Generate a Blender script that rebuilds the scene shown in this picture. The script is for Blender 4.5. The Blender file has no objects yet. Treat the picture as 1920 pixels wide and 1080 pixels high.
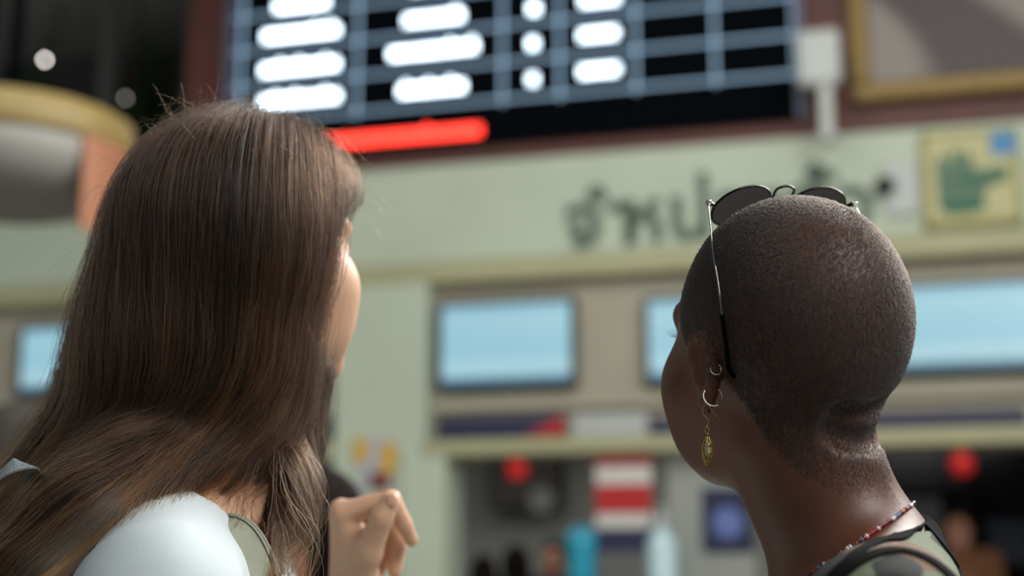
import bpy, bmesh, math, random
import numpy as np
from mathutils import Vector, Matrix

random.seed(7)
rng = np.random.default_rng(11)
S = bpy.context.scene
COL = S.collection
R = math.radians
PI = math.pi

# ------------------------------------------------------------------ camera, world, lights, exposure
FPX = 2667.0                       # 50 mm lens on a 36 mm sensor, in pixels of the 1920 wide frame
PITCH = R(11.55)
CAM = np.array([0.0, 0.0, 1.35])
cam_data = bpy.data.cameras.new('camera')
cam = bpy.data.objects.new('camera', cam_data)
COL.objects.link(cam)
cam.location = CAM
cam.rotation_euler = (PI / 2 + PITCH, 0, 0)
cam_data.lens = FPX / 1920 * 36
cam_data.sensor_width = 36
cam_data.clip_start = 0.05
cam_data.dof.use_dof = True
cam_data.dof.focus_distance = 1.04
cam_data.dof.aperture_fstop = 3.0
S.camera = cam

world = bpy.data.worlds.new('hall_daylight')
S.world = world
world.use_nodes = True
world.node_tree.nodes['Background'].inputs[0].default_value = (0.86, 0.95, 1.0, 1)
world.node_tree.nodes['Background'].inputs[1].default_value = 0.27


def area(name, loc, target, size, power, color=(1, 1, 1)):
    d = bpy.data.lights.new(name, 'AREA')
    d.shape = 'RECTANGLE'
    d.size, d.size_y = size
    d.energy = power
    d.color = color
    o = bpy.data.objects.new(name, d)
    COL.objects.link(o)
    o.location = loc
    o.rotation_euler = (Vector(target) - Vector(loc)).to_track_quat('-Z', 'Y').to_euler()
    return o


area('skylight_near', (2.6, -0.9, 4.2), (0.1, 1.1, 1.5), (2.4, 2.0), 195, (1.0, 0.98, 0.95))
area('skylight_right', (2.6, 3.6, 4.3), (0.25, 1.0, 1.6), (2.4, 2.0), 330, (1.0, 0.98, 0.95))
area('skylight_hall', (0.5, 3.2, 5.2), (0.3, 8.2, 2.4), (7.0, 2.5), 205, (0.98, 0.99, 0.93))
area('office_fill', (0.9, 9.3, 2.25), (0.9, 9.6, 0), (5.0, 0.4), 22, (1.0, 0.98, 0.95))  # unseen light added inside the office to lift its grey interior

S.view_settings.view_transform = 'Standard'
S.view_settings.look = 'None'
S.view_settings.gamma = 1.0
S.view_settings.use_curve_mapping = False
S.view_settings.exposure = 0.0

FWD = np.array([0, math.cos(PITCH), math.sin(PITCH)])
UPV = np.array([0, -math.sin(PITCH), math.cos(PITCH)])
RGT = np.array([1.0, 0, 0])


def W(px, py, d):
    """world point seen at pixel (px, py) at depth d metres along the view axis (used to read sizes off the photograph)"""
    return CAM + d * (FWD + (px - 960) / FPX * RGT + (540 - py) / FPX * UPV)


# ------------------------------------------------------------------ materials
def lin(c):
    return tuple(((v / 255) / 12.92 if v / 255 <= 0.04045 else ((v / 255 + 0.055) / 1.055) ** 2.4) for v in c) + (1.0,)


MATS = {}


def mat(name, rgb, rough=0.6, metal=0.0, noise=0.12, scale=20.0, bump=0.0, emit=None, strength=0.0, sss=0.0, spec=0.5, rgb2=None, detail=4.0, linear=False):
    m = bpy.data.materials.new(name)
    m.use_nodes = True
    nt = m.node_tree
    b = nt.nodes['Principled BSDF']
    c = rgb if linear else lin(rgb)
    tc = nt.nodes.new('ShaderNodeTexCoord')
    n = nt.nodes.new('ShaderNodeTexNoise')
    n.inputs['Scale'].default_value = scale
    n.inputs['Detail'].default_value = detail
    nt.links.new(tc.outputs['Object'], n.inputs['Vector'])
    r = nt.nodes.new('ShaderNodeValToRGB')
    r.color_ramp.elements[0].position = 0.3
    r.color_ramp.elements[1].position = 0.7
    if rgb2 is None:
        r.color_ramp.elements[0].color = tuple(v * (1 - noise) for v in c[:3]) + (1,)
        r.color_ramp.elements[1].color = tuple(min(1, v * (1 + noise)) for v in c[:3]) + (1,)
    else:
        r.color_ramp.elements[0].color = c
        r.color_ramp.elements[1].color = lin(rgb2)
    nt.links.new(n.outputs['Fac'], r.inputs['Fac'])
    nt.links.new(r.outputs['Color'], b.inputs['Base Color'])
    b.inputs['Roughness'].default_value = rough
    b.inputs['Metallic'].default_value = metal
    b.inputs['Specular IOR Level'].default_value = spec
    if sss:
        b.inputs['Subsurface Weight'].default_value = sss
        b.inputs['Subsurface Radius'].default_value = (0.012, 0.005, 0.003)
        b.inputs['Subsurface Scale'].default_value = 1.0
    if bump:
        bp = nt.nodes.new('ShaderNodeBump')
        bp.inputs['Strength'].default_value = bump
        bp.inputs['Distance'].default_value = 0.002
        n2 = nt.nodes.new('ShaderNodeTexNoise')
        n2.inputs['Scale'].default_value = scale * 14
        n2.inputs['Detail'].default_value = 5
        nt.links.new(tc.outputs['Object'], n2.inputs['Vector'])
        nt.links.new(n2.outputs['Fac'], bp.inputs['Height'])
        nt.links.new(bp.outputs['Normal'], b.inputs['Normal'])
    if emit is not None:
        b.inputs['Emission Color'].default_value = lin(emit)
        b.inputs['Emission Strength'].default_value = strength
    MATS[name] = m
    return m


# ------------------------------------------------------------------ objects
def link(o, parent=None):
    COL.objects.link(o)
    if parent is not None:
        o.parent = parent
    return o


def tag(o, label=None, cat=None, group=None, kind=None):
    if label:
        o['label'] = label
    if cat:
        o['category'] = cat
    if group:
        o['group'] = group
    if kind:
        o['kind'] = kind
    return o


def empty(name, loc=(0, 0, 0), rotz=0.0):
    o = bpy.data.objects.new(name, None)
    o.empty_display_size = 0.1
    link(o)
    o.location = loc
    o.rotation_euler = (0, 0, rotz)
    return o


def mesh_from(name, verts, quads, material, smooth=True):
    me = bpy.data.meshes.new(name)
    nv, nq = len(verts), len(quads)
    me.vertices.add(nv)
    me.vertices.foreach_set('co', np.asarray(verts, np.float32).ravel())
    me.loops.add(nq * 4)
    me.loops.foreach_set('vertex_index', np.asarray(quads, np.int32).ravel())
    me.polygons.add(nq)
    me.polygons.foreach_set('loop_start', np.arange(0, nq * 4, 4, dtype=np.int32))
    me.update(calc_edges=True)
    me.validate()
    if smooth:
        me.polygons.foreach_set('use_smooth', np.ones(len(me.polygons), bool))
    me.materials.append(material)
    return me


def bm_obj(name, bm, material, parent=None, smooth=False):
    me = bpy.data.meshes.new(name)
    bmesh.ops.recalc_face_normals(bm, faces=bm.faces)
    bm.to_mesh(me)
    bm.free()
    if smooth:
        for p in me.polygons:
            p.use_smooth = True
    me.materials.append(material)
    return link(bpy.data.objects.new(name, me), parent)


def bx(bm, x0, x1, y0, y1, z0, z1, bevel=0.0):
    r = bmesh.ops.create_cube(bm, size=1.0)
    vs = r['verts']
    for v in vs:
        v.co = Vector(((x0 + x1) / 2 + v.co.x * (x1 - x0), (y0 + y1) / 2 + v.co.y * (y1 - y0), (z0 + z1) / 2 + v.co.z * (z1 - z0)))
    if bevel:
        es = list({e for v in vs for e in v.link_edges})
        bmesh.ops.bevel(bm, geom=es, offset=bevel, segments=2, affect='EDGES', profile=0.5)


def box(name, x0, x1, y0, y1, z0, z1, material, parent=None, bevel=0.0):
    bm = bmesh.new()
    bx(bm, x0, x1, y0, y1, z0, z1, bevel)
    return bm_obj(name, bm, material, parent)


def tube_bm(bm, pts, rad, seg=8, closed=False, caps=True):
    pts = [Vector(p) for p in pts]
    n = len(pts)
    rads = rad if hasattr(rad, '__len__') else [rad] * n
    rings = []
    prev = None
    for i, p in enumerate(pts):
        a = pts[(i - 1) % n] if (closed or i > 0) else p
        b = pts[(i + 1) % n] if (closed or i < n - 1) else p
        t = (b - a).normalized()
        if prev is None:
            u = t.orthogonal().normalized()
        else:
            u = (prev - t * prev.dot(t)).normalized()
        prev = u
        w = t.cross(u)
        rings.append([bm.verts.new(p + (u * math.cos(2 * PI * k / seg) + w * math.sin(2 * PI * k / seg)) * rads[i]) for k in range(seg)])
    for i in range(n if closed else n - 1):
        A, B = rings[i], rings[(i + 1) % n]
        for k in range(seg):
            bm.faces.new((A[k], A[(k + 1) % seg], B[(k + 1) % seg], B[k]))
    if caps and not closed:
        bm.faces.new(rings[0][::-1])
        bm.faces.new(rings[-1])


def tube(name, pts, rad, material, parent=None, seg=8, closed=False):
    bm = bmesh.new()
    tube_bm(bm, pts, rad, seg, closed)
    return bm_obj(name, bm, material, parent, smooth=True)


def lathe_bm(bm, prof, seg=24, center=(0, 0, 0)):
    c = Vector(center)
    rings = [[bm.verts.new(c + Vector((r * math.cos(2 * PI * k / seg), r * math.sin(2 * PI * k / seg), z))) for k in range(seg)] for r, z in prof]
    for A, B in zip(rings, rings[1:]):
        for k in range(seg):
            bm.faces.new((A[k], A[(k + 1) % seg], B[(k + 1) % seg], B[k]))
    bm.faces.new(rings[0][::-1])
    bm.faces.new(rings[-1])


def lathe(name, prof, material, parent=None, seg=24, center=(0, 0, 0)):
    bm = bmesh.new()
    lathe_bm(bm, prof, seg, center)
    o = bm_obj(name, bm, material, parent)
    for p in o.data.polygons:
        p.use_smooth = len(p.vertices) == 4
    return o


def smooth_path(pts, n=40, closed=False):
    """Catmull-Rom through pts"""
    P = [np.asarray(p, float) for p in pts]
    m = len(P)
    out = []
    segs = m if closed else m - 1
    for i in range(segs):
        p0 = P[(i - 1) % m] if (closed or i > 0) else P[0]
        p1, p2 = P[i % m], P[(i + 1) % m]
        p3 = P[(i + 2) % m] if (closed or i + 2 < m) else P[-1]
        k = max(2, n // segs)
        for j in range(k):
            t = j / k
            out.append(0.5 * ((2 * p1) + (-p0 + p2) * t + (2 * p0 - 5 * p1 + 4 * p2 - p3) * t * t + (-p0 + 3 * p1 - 3 * p2 + p3) * t ** 3))
    if not closed:
        out.append(P[-1])
    return out


# ------------------------------------------------------------------ implicit surfaces: one continuous skin from blended tapered limbs
def rotm(z=0, x=0, y=0):
    return np.array((Matrix.Rotation(z, 3, 'Z') @ Matrix.Rotation(x, 3, 'X') @ Matrix.Rotation(y, 3, 'Y')), dtype=float)


class Field:
    def __init__(self, xs, ys, zs):
        self.ax = [np.asarray(a, np.float32) for a in (xs, ys, zs)]
        self.D = np.ones([len(a) for a in self.ax], np.float32)

    def block(self, lo, hi, pad):
        sl = []
        for a, l, h in zip(self.ax, lo, hi):
            i0 = max(0, int(np.searchsorted(a, l - pad)) - 1)
            i1 = min(len(a), int(np.searchsorted(a, h + pad)) + 1)
            if i1 <= i0:
                return None
            sl.append(slice(i0, i1))
        return tuple(sl)

    def _coords(self, sl):
        return (self.ax[0][sl[0]][:, None, None], self.ax[1][sl[1]][None, :, None], self.ax[2][sl[2]][None, None, :])

    def blend(self, sl, d, k, sub=False):
        a = self.D[sl]
        if sub:
            d = -d
            h = np.maximum(k - np.abs(a - d), 0) / k
            self.D[sl] = np.maximum(a, d) + h * h * k * 0.25
        else:
            h = np.maximum(k - np.abs(a - d), 0) / k
            self.D[sl] = np.minimum(a, d) - h * h * k * 0.25

    def cap(self, a, b, ra, rb, k=0.02, sub=False):
        a, b = np.asarray(a, float), np.asarray(b, float)
        rm = max(ra, rb)
        sl = self.block(np.minimum(a, b) - rm, np.maximum(a, b) + rm, k + 0.045)
        if sl is None:
            return
        X, Y, Z = self._coords(sl)
        ba = b - a
        L = float(ba @ ba) + 1e-12
        px, py, pz = X - np.float32(a[0]), Y - np.float32(a[1]), Z - np.float32(a[2])
        t = np.clip((px * np.float32(ba[0]) + py * np.float32(ba[1]) + pz * np.float32(ba[2])) / np.float32(L), 0, 1)
        d = np.sqrt((px - t * np.float32(ba[0])) ** 2 + (py - t * np.float32(ba[1])) ** 2 + (pz - t * np.float32(ba[2])) ** 2)
        d = d - (np.float32(ra) + t * np.float32(rb - ra))
        self.blend(sl, d.astype(np.float32), np.float32(k), sub)

    def ell(self, c, r, Rm=None, k=0.02, sub=False):
        c, r = np.asarray(c, float), np.asarray(r, float)
        Rm = np.eye(3) if Rm is None else Rm
        ext = np.sqrt(((Rm * r[None, :]) ** 2).sum(1))
        sl = self.block(c - ext, c + ext, k + 0.045)
        if sl is None:
            return
        X, Y, Z = self._coords(sl)
        p = [X - np.float32(c[0]), Y - np.float32(c[1]), Z - np.float32(c[2])]
        q = [sum(np.float32(Rm[j, i]) * p[j] for j in range(3)) for i in range(3)]
        k0 = np.sqrt(sum((q[i] / np.float32(r[i])) ** 2 for i in range(3)))
        k1 = np.sqrt(sum((q[i] / np.float32(r[i] ** 2)) ** 2 for i in range(3))) + 1e-9
        d = k0 * (k0 - 1) / k1
        self.blend(sl, d.astype(np.float32), np.float32(k), sub)

    def sample(self, P):
        """trilinear value of the field at points P (n, 3)"""
        P = np.atleast_2d(P)
        ii, tt = [], []
        for i in range(3):
            a = self.ax[i]
            k = np.clip(np.searchsorted(a, P[:, i]) - 1, 0, len(a) - 2)
            ii.append(k)
            tt.append(np.clip((P[:, i] - a[k]) / (a[k + 1] - a[k]), 0, 1))
        out = 0
        for c in range(8):
            b = [(c >> j) & 1 for j in range(3)]
            w = 1
            for j in range(3):
                w = w * (tt[j] if b[j] else 1 - tt[j])
            out = out + w * self.D[ii[0] + b[0], ii[1] + b[1], ii[2] + b[2]]
        return out

    def grad(self, P, h=0.006):
        P = np.atleast_2d(P)
        g = np.zeros_like(P, dtype=float)
        for i in range(3):
            e = np.zeros(3)
            e[i] = h
            g[:, i] = self.sample(P + e) - self.sample(P - e)
        return g / (np.linalg.norm(g, axis=1, keepdims=True) + 1e-9)

    def project(self, P, level=0.0, it=6):
        P = np.array(np.atleast_2d(P), float)
        for _ in range(it):
            P -= np.clip(self.sample(P) - level, -0.03, 0.03)[:, None] * self.grad(P) * 0.9
        return P

    def seen(self, px, py, d0=0.8, d1=1.5):
        """first point of the surface along the sight line through a pixel"""
        ds = np.arange(d0, d1, 0.002)
        P = np.array([W(px, py, d) for d in ds])
        v = self.sample(P)
        k = np.argmax(v < 0)
        return P[k] if (v < 0).any() else P[int(np.argmin(v))]

    def cut(self, axis, at, keep_above):
        a = self.ax[axis]
        sh = [1, 1, 1]
        sh[axis] = -1
        d = ((at - a) if keep_above else (a - at)).reshape(sh).astype(np.float32)
        self.D = np.maximum(self.D, d)

    def mesh(self):
        return surface_nets(self.D, self.ax)


def surface_nets(D, ax):
    S_ = D < 0
    n = [s - 1 for s in D.shape]
    cnt = np.zeros(n, np.int8)
    for dx in (0, 1):
        for dy in (0, 1):
            for dz in (0, 1):
                cnt += S_[dx:dx + n[0], dy:dy + n[1], dz:dz + n[2]]
    I = np.argwhere((cnt > 0) & (cnt < 8))
    idx = np.full(n, -1, np.int32)
    idx[I[:, 0], I[:, 1], I[:, 2]] = np.arange(len(I), dtype=np.int32)
    corners = [(a, b, c) for a in (0, 1) for b in (0, 1) for c in (0, 1)]
    val = {c: D[I[:, 0] + c[0], I[:, 1] + c[1], I[:, 2] + c[2]].astype(np.float64) for c in corners}
    pos = {c: np.stack([ax[i][I[:, i] + c[i]] for i in range(3)], 1).astype(np.float64) for c in corners}
    acc = np.zeros((len(I), 3))
    num = np.zeros(len(I))
    for c in corners:
        for i in range(3):
            if c[i] == 0:
                e = tuple(1 if j == i else c[j] for j in range(3))
                va, vb = val[c], val[e]
                m = (va < 0) != (vb < 0)
                t = np.where(m, va / np.where(m, va - vb, 1), 0)
                acc += np.where(m[:, None], pos[c] + t[:, None] * (pos[e] - pos[c]), 0)
                num += m
    V = acc / num[:, None]
    quads = []
    for i in range(3):
        j, k = (i + 1) % 3, (i + 2) % 3
        s0 = [slice(None)] * 3
        s1 = [slice(None)] * 3
        s0[i], s1[i] = slice(0, -1), slice(1, None)
        a, b = S_[tuple(s0)], S_[tuple(s1)]
        E = np.argwhere(a != b)
        E = E[(E[:, j] > 0) & (E[:, k] > 0) & (E[:, j] < n[j]) & (E[:, k] < n[k])]
        ins = a[E[:, 0], E[:, 1], E[:, 2]]

        def cell(dj, dk):
            q = E.copy()
            q[:, j] += dj
            q[:, k] += dk
            return idx[q[:, 0], q[:, 1], q[:, 2]]
        Q = np.stack([cell(-1, -1), cell(0, -1), cell(0, 0), cell(-1, 0)], 1)
        Q = np.where(ins[:, None], Q, Q[:, ::-1])
        quads.append(Q)
    Q = np.concatenate(quads)
    Q = Q[(Q >= 0).all(1)]
    return V.astype(np.float32), Q


def axis_mix(lo, hi, fine_lo, fine_hi, fine, coarse):
    a = list(np.arange(lo, fine_lo, coarse)) + list(np.arange(fine_lo, fine_hi, fine)) + list(np.arange(fine_hi, hi, coarse))
    return np.array(a)


# ------------------------------------------------------------------ people
class Frame:
    """rotation and origin of a head or body; local x = right, y = forward, z = up"""

    def __init__(self, origin, Rm, s=1.0):
        self.o, self.R, self.s = np.asarray(origin, float), Rm, s

    def p(self, x, y, z):
        return self.o + self.R @ (np.array([x, y, z]) * self.s)

    def loc(self, P):
        return ((np.asarray(P) - self.o) @ self.R) / self.s


def add_head(F, H, fine=True):
    s = H.s

    es, wd, ch = getattr(H, 'ear', 1.0), getattr(H, 'wide', 1.0), getattr(H, 'chin', 0.0)

    def E(c, r, k=0.02, sub=False, Rm=None):
        F.ell(H.p(*c), np.array(r) * s, H.R if Rm is None else H.R @ Rm, k * s, sub)

    def K(a, b, ra, rb, k=0.015, sub=False):
        F.cap(H.p(*a), H.p(*b), ra * s, rb * s, k * s, sub)
    E((0, -0.015, 0.045), (0.0755 * wd, 0.0935, 0.083), 0.02)
    E((0, -0.043, 0.018), (0.064, 0.058, 0.064), 0.03)
    E((0, 0.028, 0.003), (0.060 * wd ** 1.6, 0.066, 0.085), 0.025)
    E((0, 0.034, -0.06 + ch * 0.6), (0.045, 0.055, 0.050), 0.03)
    E((0, 0.082, -0.098 + ch), (0.022, 0.018, 0.016), 0.03)
    for q in (-1, 1):
        E((q * 0.045, 0.060, -0.022), (0.022, 0.024, 0.024), 0.03)
        E((q * 0.028, 0.062, -0.055), (0.024, 0.024, 0.03), 0.03)
        K((q * 0.012, 0.088, 0.030), (q * 0.045, 0.078, 0.033), 0.010, 0.009, 0.02)
        if fine:
            E((q * 0.031, 0.100, 0.012), (0.017, 0.018, 0.011), 0.012, True)
            E((q * 0.031, 0.081, 0.012), (0.0135, 0.0135, 0.0125), 0.004)
    K((0, 0.090, 0.022), (0, 0.112, -0.020), 0.008, 0.010, 0.014)
    for q in (-1, 1):
        E((q * 0.012, 0.103, -0.025), (0.008, 0.010, 0.007), 0.008)
        E((q * 0.0, 0.094, -0.050), (0.022, 0.011, 0.0055), 0.006)
    E((0, 0.092, -0.062), (0.019, 0.011, 0.007), 0.006)
    if fine:
        E((0, 0.106, -0.0555), (0.024, 0.008, 0.0012), 0.004, True)
    for q in (-1, 1):
        Er = rotm(q * R(-12), 0, 0) @ rotm(0, R(-10), 0)
        c0 = np.array([q * (0.0735 if es > 0.7 else 0.061) - (0.012 if q > 0 and getattr(H, 'tuck', 0) else 0), -0.017, -0.006])
        if fine and es > 0.7:
            def ear(x, y, z):
                return tuple(c0 + Er @ (np.array([q * x, y, z]) * es))
            E(ear(0.002, -0.004, 0.0), (0.0045, 0.0155 * es, 0.029 * es), 0.006, False, Er)
            rim = [(0.004, 0.012, 0.004), (0.006, 0.011, 0.018), (0.008, 0.002, 0.0285), (0.009, -0.010, 0.027), (0.010, -0.018, 0.017),
                   (0.010, -0.020, 0.004), (0.009, -0.017, -0.009), (0.008, -0.010, -0.020)]
            rim = smooth_path(rim, 28)
            for a, b in zip(rim, rim[1:]):
                K(ear(*a), ear(*b), 0.0038, 0.0038, 0.003)
            E(ear(0.0075, -0.004, -0.028), (0.0042, 0.0085, 0.010), 0.006, False, Er)
            E(ear(0.010, 0.000, -0.004), (0.005, 0.0075, 0.012), 0.004, True, Er)
            E(ear(0.010, -0.004, 0.014), (0.004, 0.007, 0.008), 0.004, True, Er)
            K(ear(0.004, 0.011, -0.004), ear(0.005, 0.009, -0.010), 0.0035, 0.003, 0.004)
        else:
            E(tuple(c0), (0.006, 0.016 * min(1, es * 1.3), 0.03 * min(1, es * 1.3)), 0.008, False, Er)


def add_hand(F, wrist, mid, palm_n, size=1.0):
    """relaxed hand: wrist point, direction of the middle finger, palm normal; four unequal bent fingers and a thumb off the palm's side"""
    w = np.asarray(wrist, float)
    f = np.asarray(mid, float) / np.linalg.norm(mid)
    n = np.asarray(palm_n, float)
    n = n - f * (n @ f)
    n /= np.linalg.norm(n)
    return w, f, n


def relaxed_hand(F, wrist, f, n, side, s=1.0):
    w, f, n = add_hand(F, wrist, f, n)
    t = np.cross(f, n) * side           # towards the thumb

    def P(a, b, c):
        return w + s * (f * a + t * b + n * c)
    for b, l in ((0.030, 0.086), (0.010, 0.090), (-0.010, 0.085), (-0.028, 0.076)):
        F.cap(P(0, b * 0.5, 0), P(l, b, 0), 0.016 * s, 0.0125 * s, 0.012 * s)
    for b, l0, q in ((0.030, 0.086, 0.95), (0.010, 0.090, 1.05), (-0.010, 0.085, 0.98), (-0.028, 0.076, 0.78)):
        a, bnd = 0.0, 0.25
        cur = P(l0, b, 0)
        ang = 0.30
        for seg, rr in ((0.040, 0.0088), (0.026, 0.0080), (0.020, 0.0072)):
            d = f * math.cos(ang) + n * math.sin(ang)
            nx = cur + d * seg * q * s
            F.cap(cur, nx, rr * s, (rr - 0.0008) * s, 0.004 * s)
            cur = nx
            ang += 0.38
    F.cap(P(0.015, 0.022, 0.006), P(0.050, 0.046, 0.016), 0.0155 * s, 0.0115 * s, 0.012 * s)
    F.cap(P(0.050, 0.046, 0.016), P(0.076, 0.052, 0.026), 0.0105 * s, 0.0095 * s, 0.004 * s)
    F.cap(P(0.076, 0.052, 0.026), P(0.099, 0.050, 0.034), 0.0092 * s, 0.0078 * s, 0.004 * s)


class Body:
    """standing figure: B = body frame on the floor under the neck, H = head frame"""

    def __init__(self, B, H, arms=None, lean=0.0, slim=1.0, shr=0.054, drop=0.0):
        self.drop = drop
        self.B, self.H, self.arms, self.lean, self.slim, self.shr = B, H, arms or {}, lean, slim, shr

    def q(self, x, y, z):
        return self.B.p(x, y + self.lean * max(0, z - 0.9), z)

    def joints(self, sd):
        sh = self.q(sd * 0.165, -0.012, 1.352 - self.drop)
        if sd in self.arms:
            el, wr = self.arms[sd]
        else:
            el = self.q(sd * 0.205, -0.035, 1.08)
            wr = self.q(sd * 0.215, 0.03, 0.86)
        return sh, np.asarray(el, float), np.asarray(wr, float)

    def torso(self, F, g=0.0):
        q, s, m = self.q, self.B.s, self.slim
        F.ell(q(0, 0, 1.225), np.array((0.140 * m + g, 0.092 * m + g, 0.19 + g)) * s, self.B.R, 0.03)
        F.ell(q(0, -0.02, 1.30), np.array((0.135 * m + g, 0.075 * m + g, 0.09 + g)) * s, self.B.R, 0.04)
        F.ell(q(0, 0, 1.02), np.array((0.122 * m + g, 0.086 * m + g, 0.18 + g)) * s, self.B.R, 0.05)
        F.ell(q(0, -0.012, 0.90), np.array((0.158 * m + g, 0.108 * m + g, 0.13 + g)) * s, self.B.R, 0.04)
        for sd in (-1, 1):
            sh, el, wr = self.joints(sd)
            F.cap(q(sd * 0.03, -0.03, 1.405), q(sd * 0.145, -0.02, 1.362 - self.drop), (0.036 + g) * s, (0.042 + g) * s, 0.045)
            F.cap(q(sd * 0.11, -0.01, 1.345 - self.drop), sh, (self.shr + 0.001 + g) * s, (self.shr + g) * s, 0.03)
            F.ell(q(sd * 0.07 * m, 0.07 * m, 1.21), np.array((0.053 * m + g,) * 3) * s, None, 0.04)

    def legs(self, F, g=0.0, down=0.09):
        q, s = self.q, self.B.s
        for sd in (-1, 1):
            F.cap(q(sd * 0.082, 0, 0.86), q(sd * 0.085, 0.012, 0.48), (0.083 + g) * s, (0.054 + g) * s, 0.03)
            F.cap(q(sd * 0.085, 0.012, 0.48), q(sd * 0.085, -0.012, 0.30), (0.052 + g) * s, (0.052 + g) * s, 0.03)
            F.cap(q(sd * 0.085, -0.012, 0.30), q(sd * 0.085, -0.012, down), (0.050 + g) * s, (0.035 + g) * s, 0.02)

    def feet(self, F, g=0.0):
        q, s = self.q, self.B.s
        for sd in (-1, 1):
            F.cap(q(sd * 0.085, -0.03, 0.045), q(sd * 0.100, 0.14, 0.03), (0.036 + g) * s, (0.030 + g) * s, 0.02)
            F.cap(q(sd * 0.085, -0.03, 0.05), q(sd * 0.085, -0.012, 0.12), (0.035 + g) * s, (0.034 + g) * s, 0.02)

    def upper_arm(self, F, sd, g=0.0, t=1.0):
        sh, el, wr = self.joints(sd)
        e = sh + (el - sh) * t
        F.cap(sh, e, (self.shr - 0.004 + g) * self.B.s, (self.shr - 0.004 + (0.037 - self.shr + 0.004) * t + g) * self.B.s, 0.02)

    def fore_arm(self, F, sd, g=0.0):
        sh, el, wr = self.joints(sd)
        F.cap(el, wr, (0.038 + g) * self.B.s, (0.0235 + g) * self.B.s, 0.02)

    def neck(self, F, r0=0.054, r1=0.056):
        s = self.B.s
        a, b = self.q(0, -0.022, 1.37), self.H.p(0, -0.027, -0.055)
        F.cap(a, b, r0 * s, r1 * s, 0.03)

    def nude(self, F, fine=True, hand_fn=None, head_fine=True):
        self.torso(F)
        self.legs(F)
        self.feet(F)
        for sd in (-1, 1):
            self.upper_arm(F, sd)
            self.fore_arm(F, sd)
            if hand_fn and sd in hand_fn:
                hand_fn[sd](F)
            else:
                sh, el, wr = self.joints(sd)
                relaxed_hand(F, wr, wr - el, self.B.R @ np.array([-sd, 0.25, 0]), sd, self.B.s * 0.95)
        self.neck(F)
        add_head(F, self.H, head_fine)

# ------------------------------------------------------------------ the ticket hall: far wall in its own frame (x along the wall, y into it, z up)
YAW = R(15.0)
EU = np.array([math.cos(YAW), -math.sin(YAW), 0.0])
EN = np.array([math.sin(YAW), math.cos(YAW), 0.0])          # into the wall
WO = CAM + 8.5 * FWD
WO = np.array([WO[0], WO[1], 0.0])


def wl(px, py, dep=0.0):
    """(along, height) on the far wall of what the photograph shows at a pixel; dep = metres behind the wall's face"""
    dirv = FWD + (px - 960) / FPX * RGT + (540 - py) / FPX * UPV
    o = WO + EN * dep
    t = ((o - CAM) @ EN) / (dirv @ EN)
    P = CAM + t * dirv
    return (P - WO) @ EU, P[2]


def wpos(u, y, z):
    p = WO + EU * u + EN * y
    return (p[0], p[1], z)


def on_wall(o, u, y, z):
    o.location = wpos(u, y, z)
    o.rotation_euler = (0, 0, -YAW)
    return o


def wall_box(name, x0, x1, y0, y1, z0, z1, material, bevel=0.0, parent=None, origin=None):
    """a box given in wall coordinates; top-level boxes get their own origin, children use their thing's origin"""
    if parent is None:
        u, y, z = (x0 + x1) / 2, (y0 + y1) / 2, z0
        o = box(name, x0 - u, x1 - u, y0 - y, y1 - y, 0, z1 - z0, material, None, bevel)
        return on_wall(o, u, y, z)
    u, y, z = origin
    return box(name, x0 - u, x1 - u, y0 - y, y1 - y, z0 - z, z1 - z, material, parent, bevel)


def wall_thing(name, u, y, z, label, cat, group=None):
    o = bpy.data.objects.new(name, None)
    o.empty_display_size = 0.1
    link(o)
    on_wall(o, u, y, z)
    return tag(o, label, cat, group)


M_green = mat('pale_green_paint', (182, 191, 170), 0.7, scale=3, noise=0.04)
M_cream = mat('cream_moulding_paint', (164, 162, 126), 0.6, scale=3, noise=0.05)
M_beige = mat('beige_panel', (164, 157, 138), 0.7, scale=3, noise=0.05)
M_maroon = mat('dark_red_brown_cladding', (84, 42, 36), 0.6, scale=6, noise=0.15)
M_dark = mat('dark_interior', (42, 42, 40), 0.8)
M_office = mat('grey_office_wall', (150, 152, 146), 0.8, scale=3, noise=0.06)
M_black = mat('black_plastic', (9, 12, 15), 0.7, spec=0.0)
M_tvframe = mat('grey_screen_bezel', (62, 62, 60), 0.4)
M_floor = mat('worn_grey_terrazzo', (150, 146, 138), 0.35, scale=60, noise=0.2)
M_white = mat('white_plastic', (178, 181, 178), 0.5, noise=0.03)
M_gold = mat('gold_frame', (124, 98, 42), 0.5, 0.15, scale=30, noise=0.15)
M_letter = mat('dark_green_letter', (62, 84, 70), 0.5)
M_navy = mat('navy_sign', (34, 34, 70), 0.5)
M_red = mat('red_print', (176, 26, 26), 0.5)
M_wood = mat('dark_wood', (70, 48, 34), 0.5)
M_led = mat('white_led', (230, 240, 245), 0.5, emit=(222, 240, 255), strength=4.5)
M_ledred = mat('red_led', (200, 40, 30), 0.5, emit=(255, 62, 48), strength=3.4)
M_grid = mat('lit_grid_line', (80, 110, 135), 0.5, emit=(126, 152, 174), strength=1.25)
M_leaf = mat('dark_leaf', (44, 62, 34), 0.5, noise=0.3)

# floor
fl = box('floor', -9, 9, -3, 11, -0.12, 0, M_floor)
tag(fl, kind='structure')

# --- levels measured off the photograph
ZF = wl(1285, 271)[1]          # lower edge of the red-brown cladding
ZC1 = wl(900, 488)[1]          # top of the cornice
ZC0 = wl(900, 530)[1]          # bottom of the cornice
ZL1 = wl(950, 822, -0.15)[1]   # top of the counter lintel
ZL0 = wl(950, 852, -0.15)[1]
UL, UR = -5.2, 4.6
U_col0, U_col1 = wl(640, 700)[0], wl(808, 700)[0]
U_cl = wl(385, 80)[0]

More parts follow.
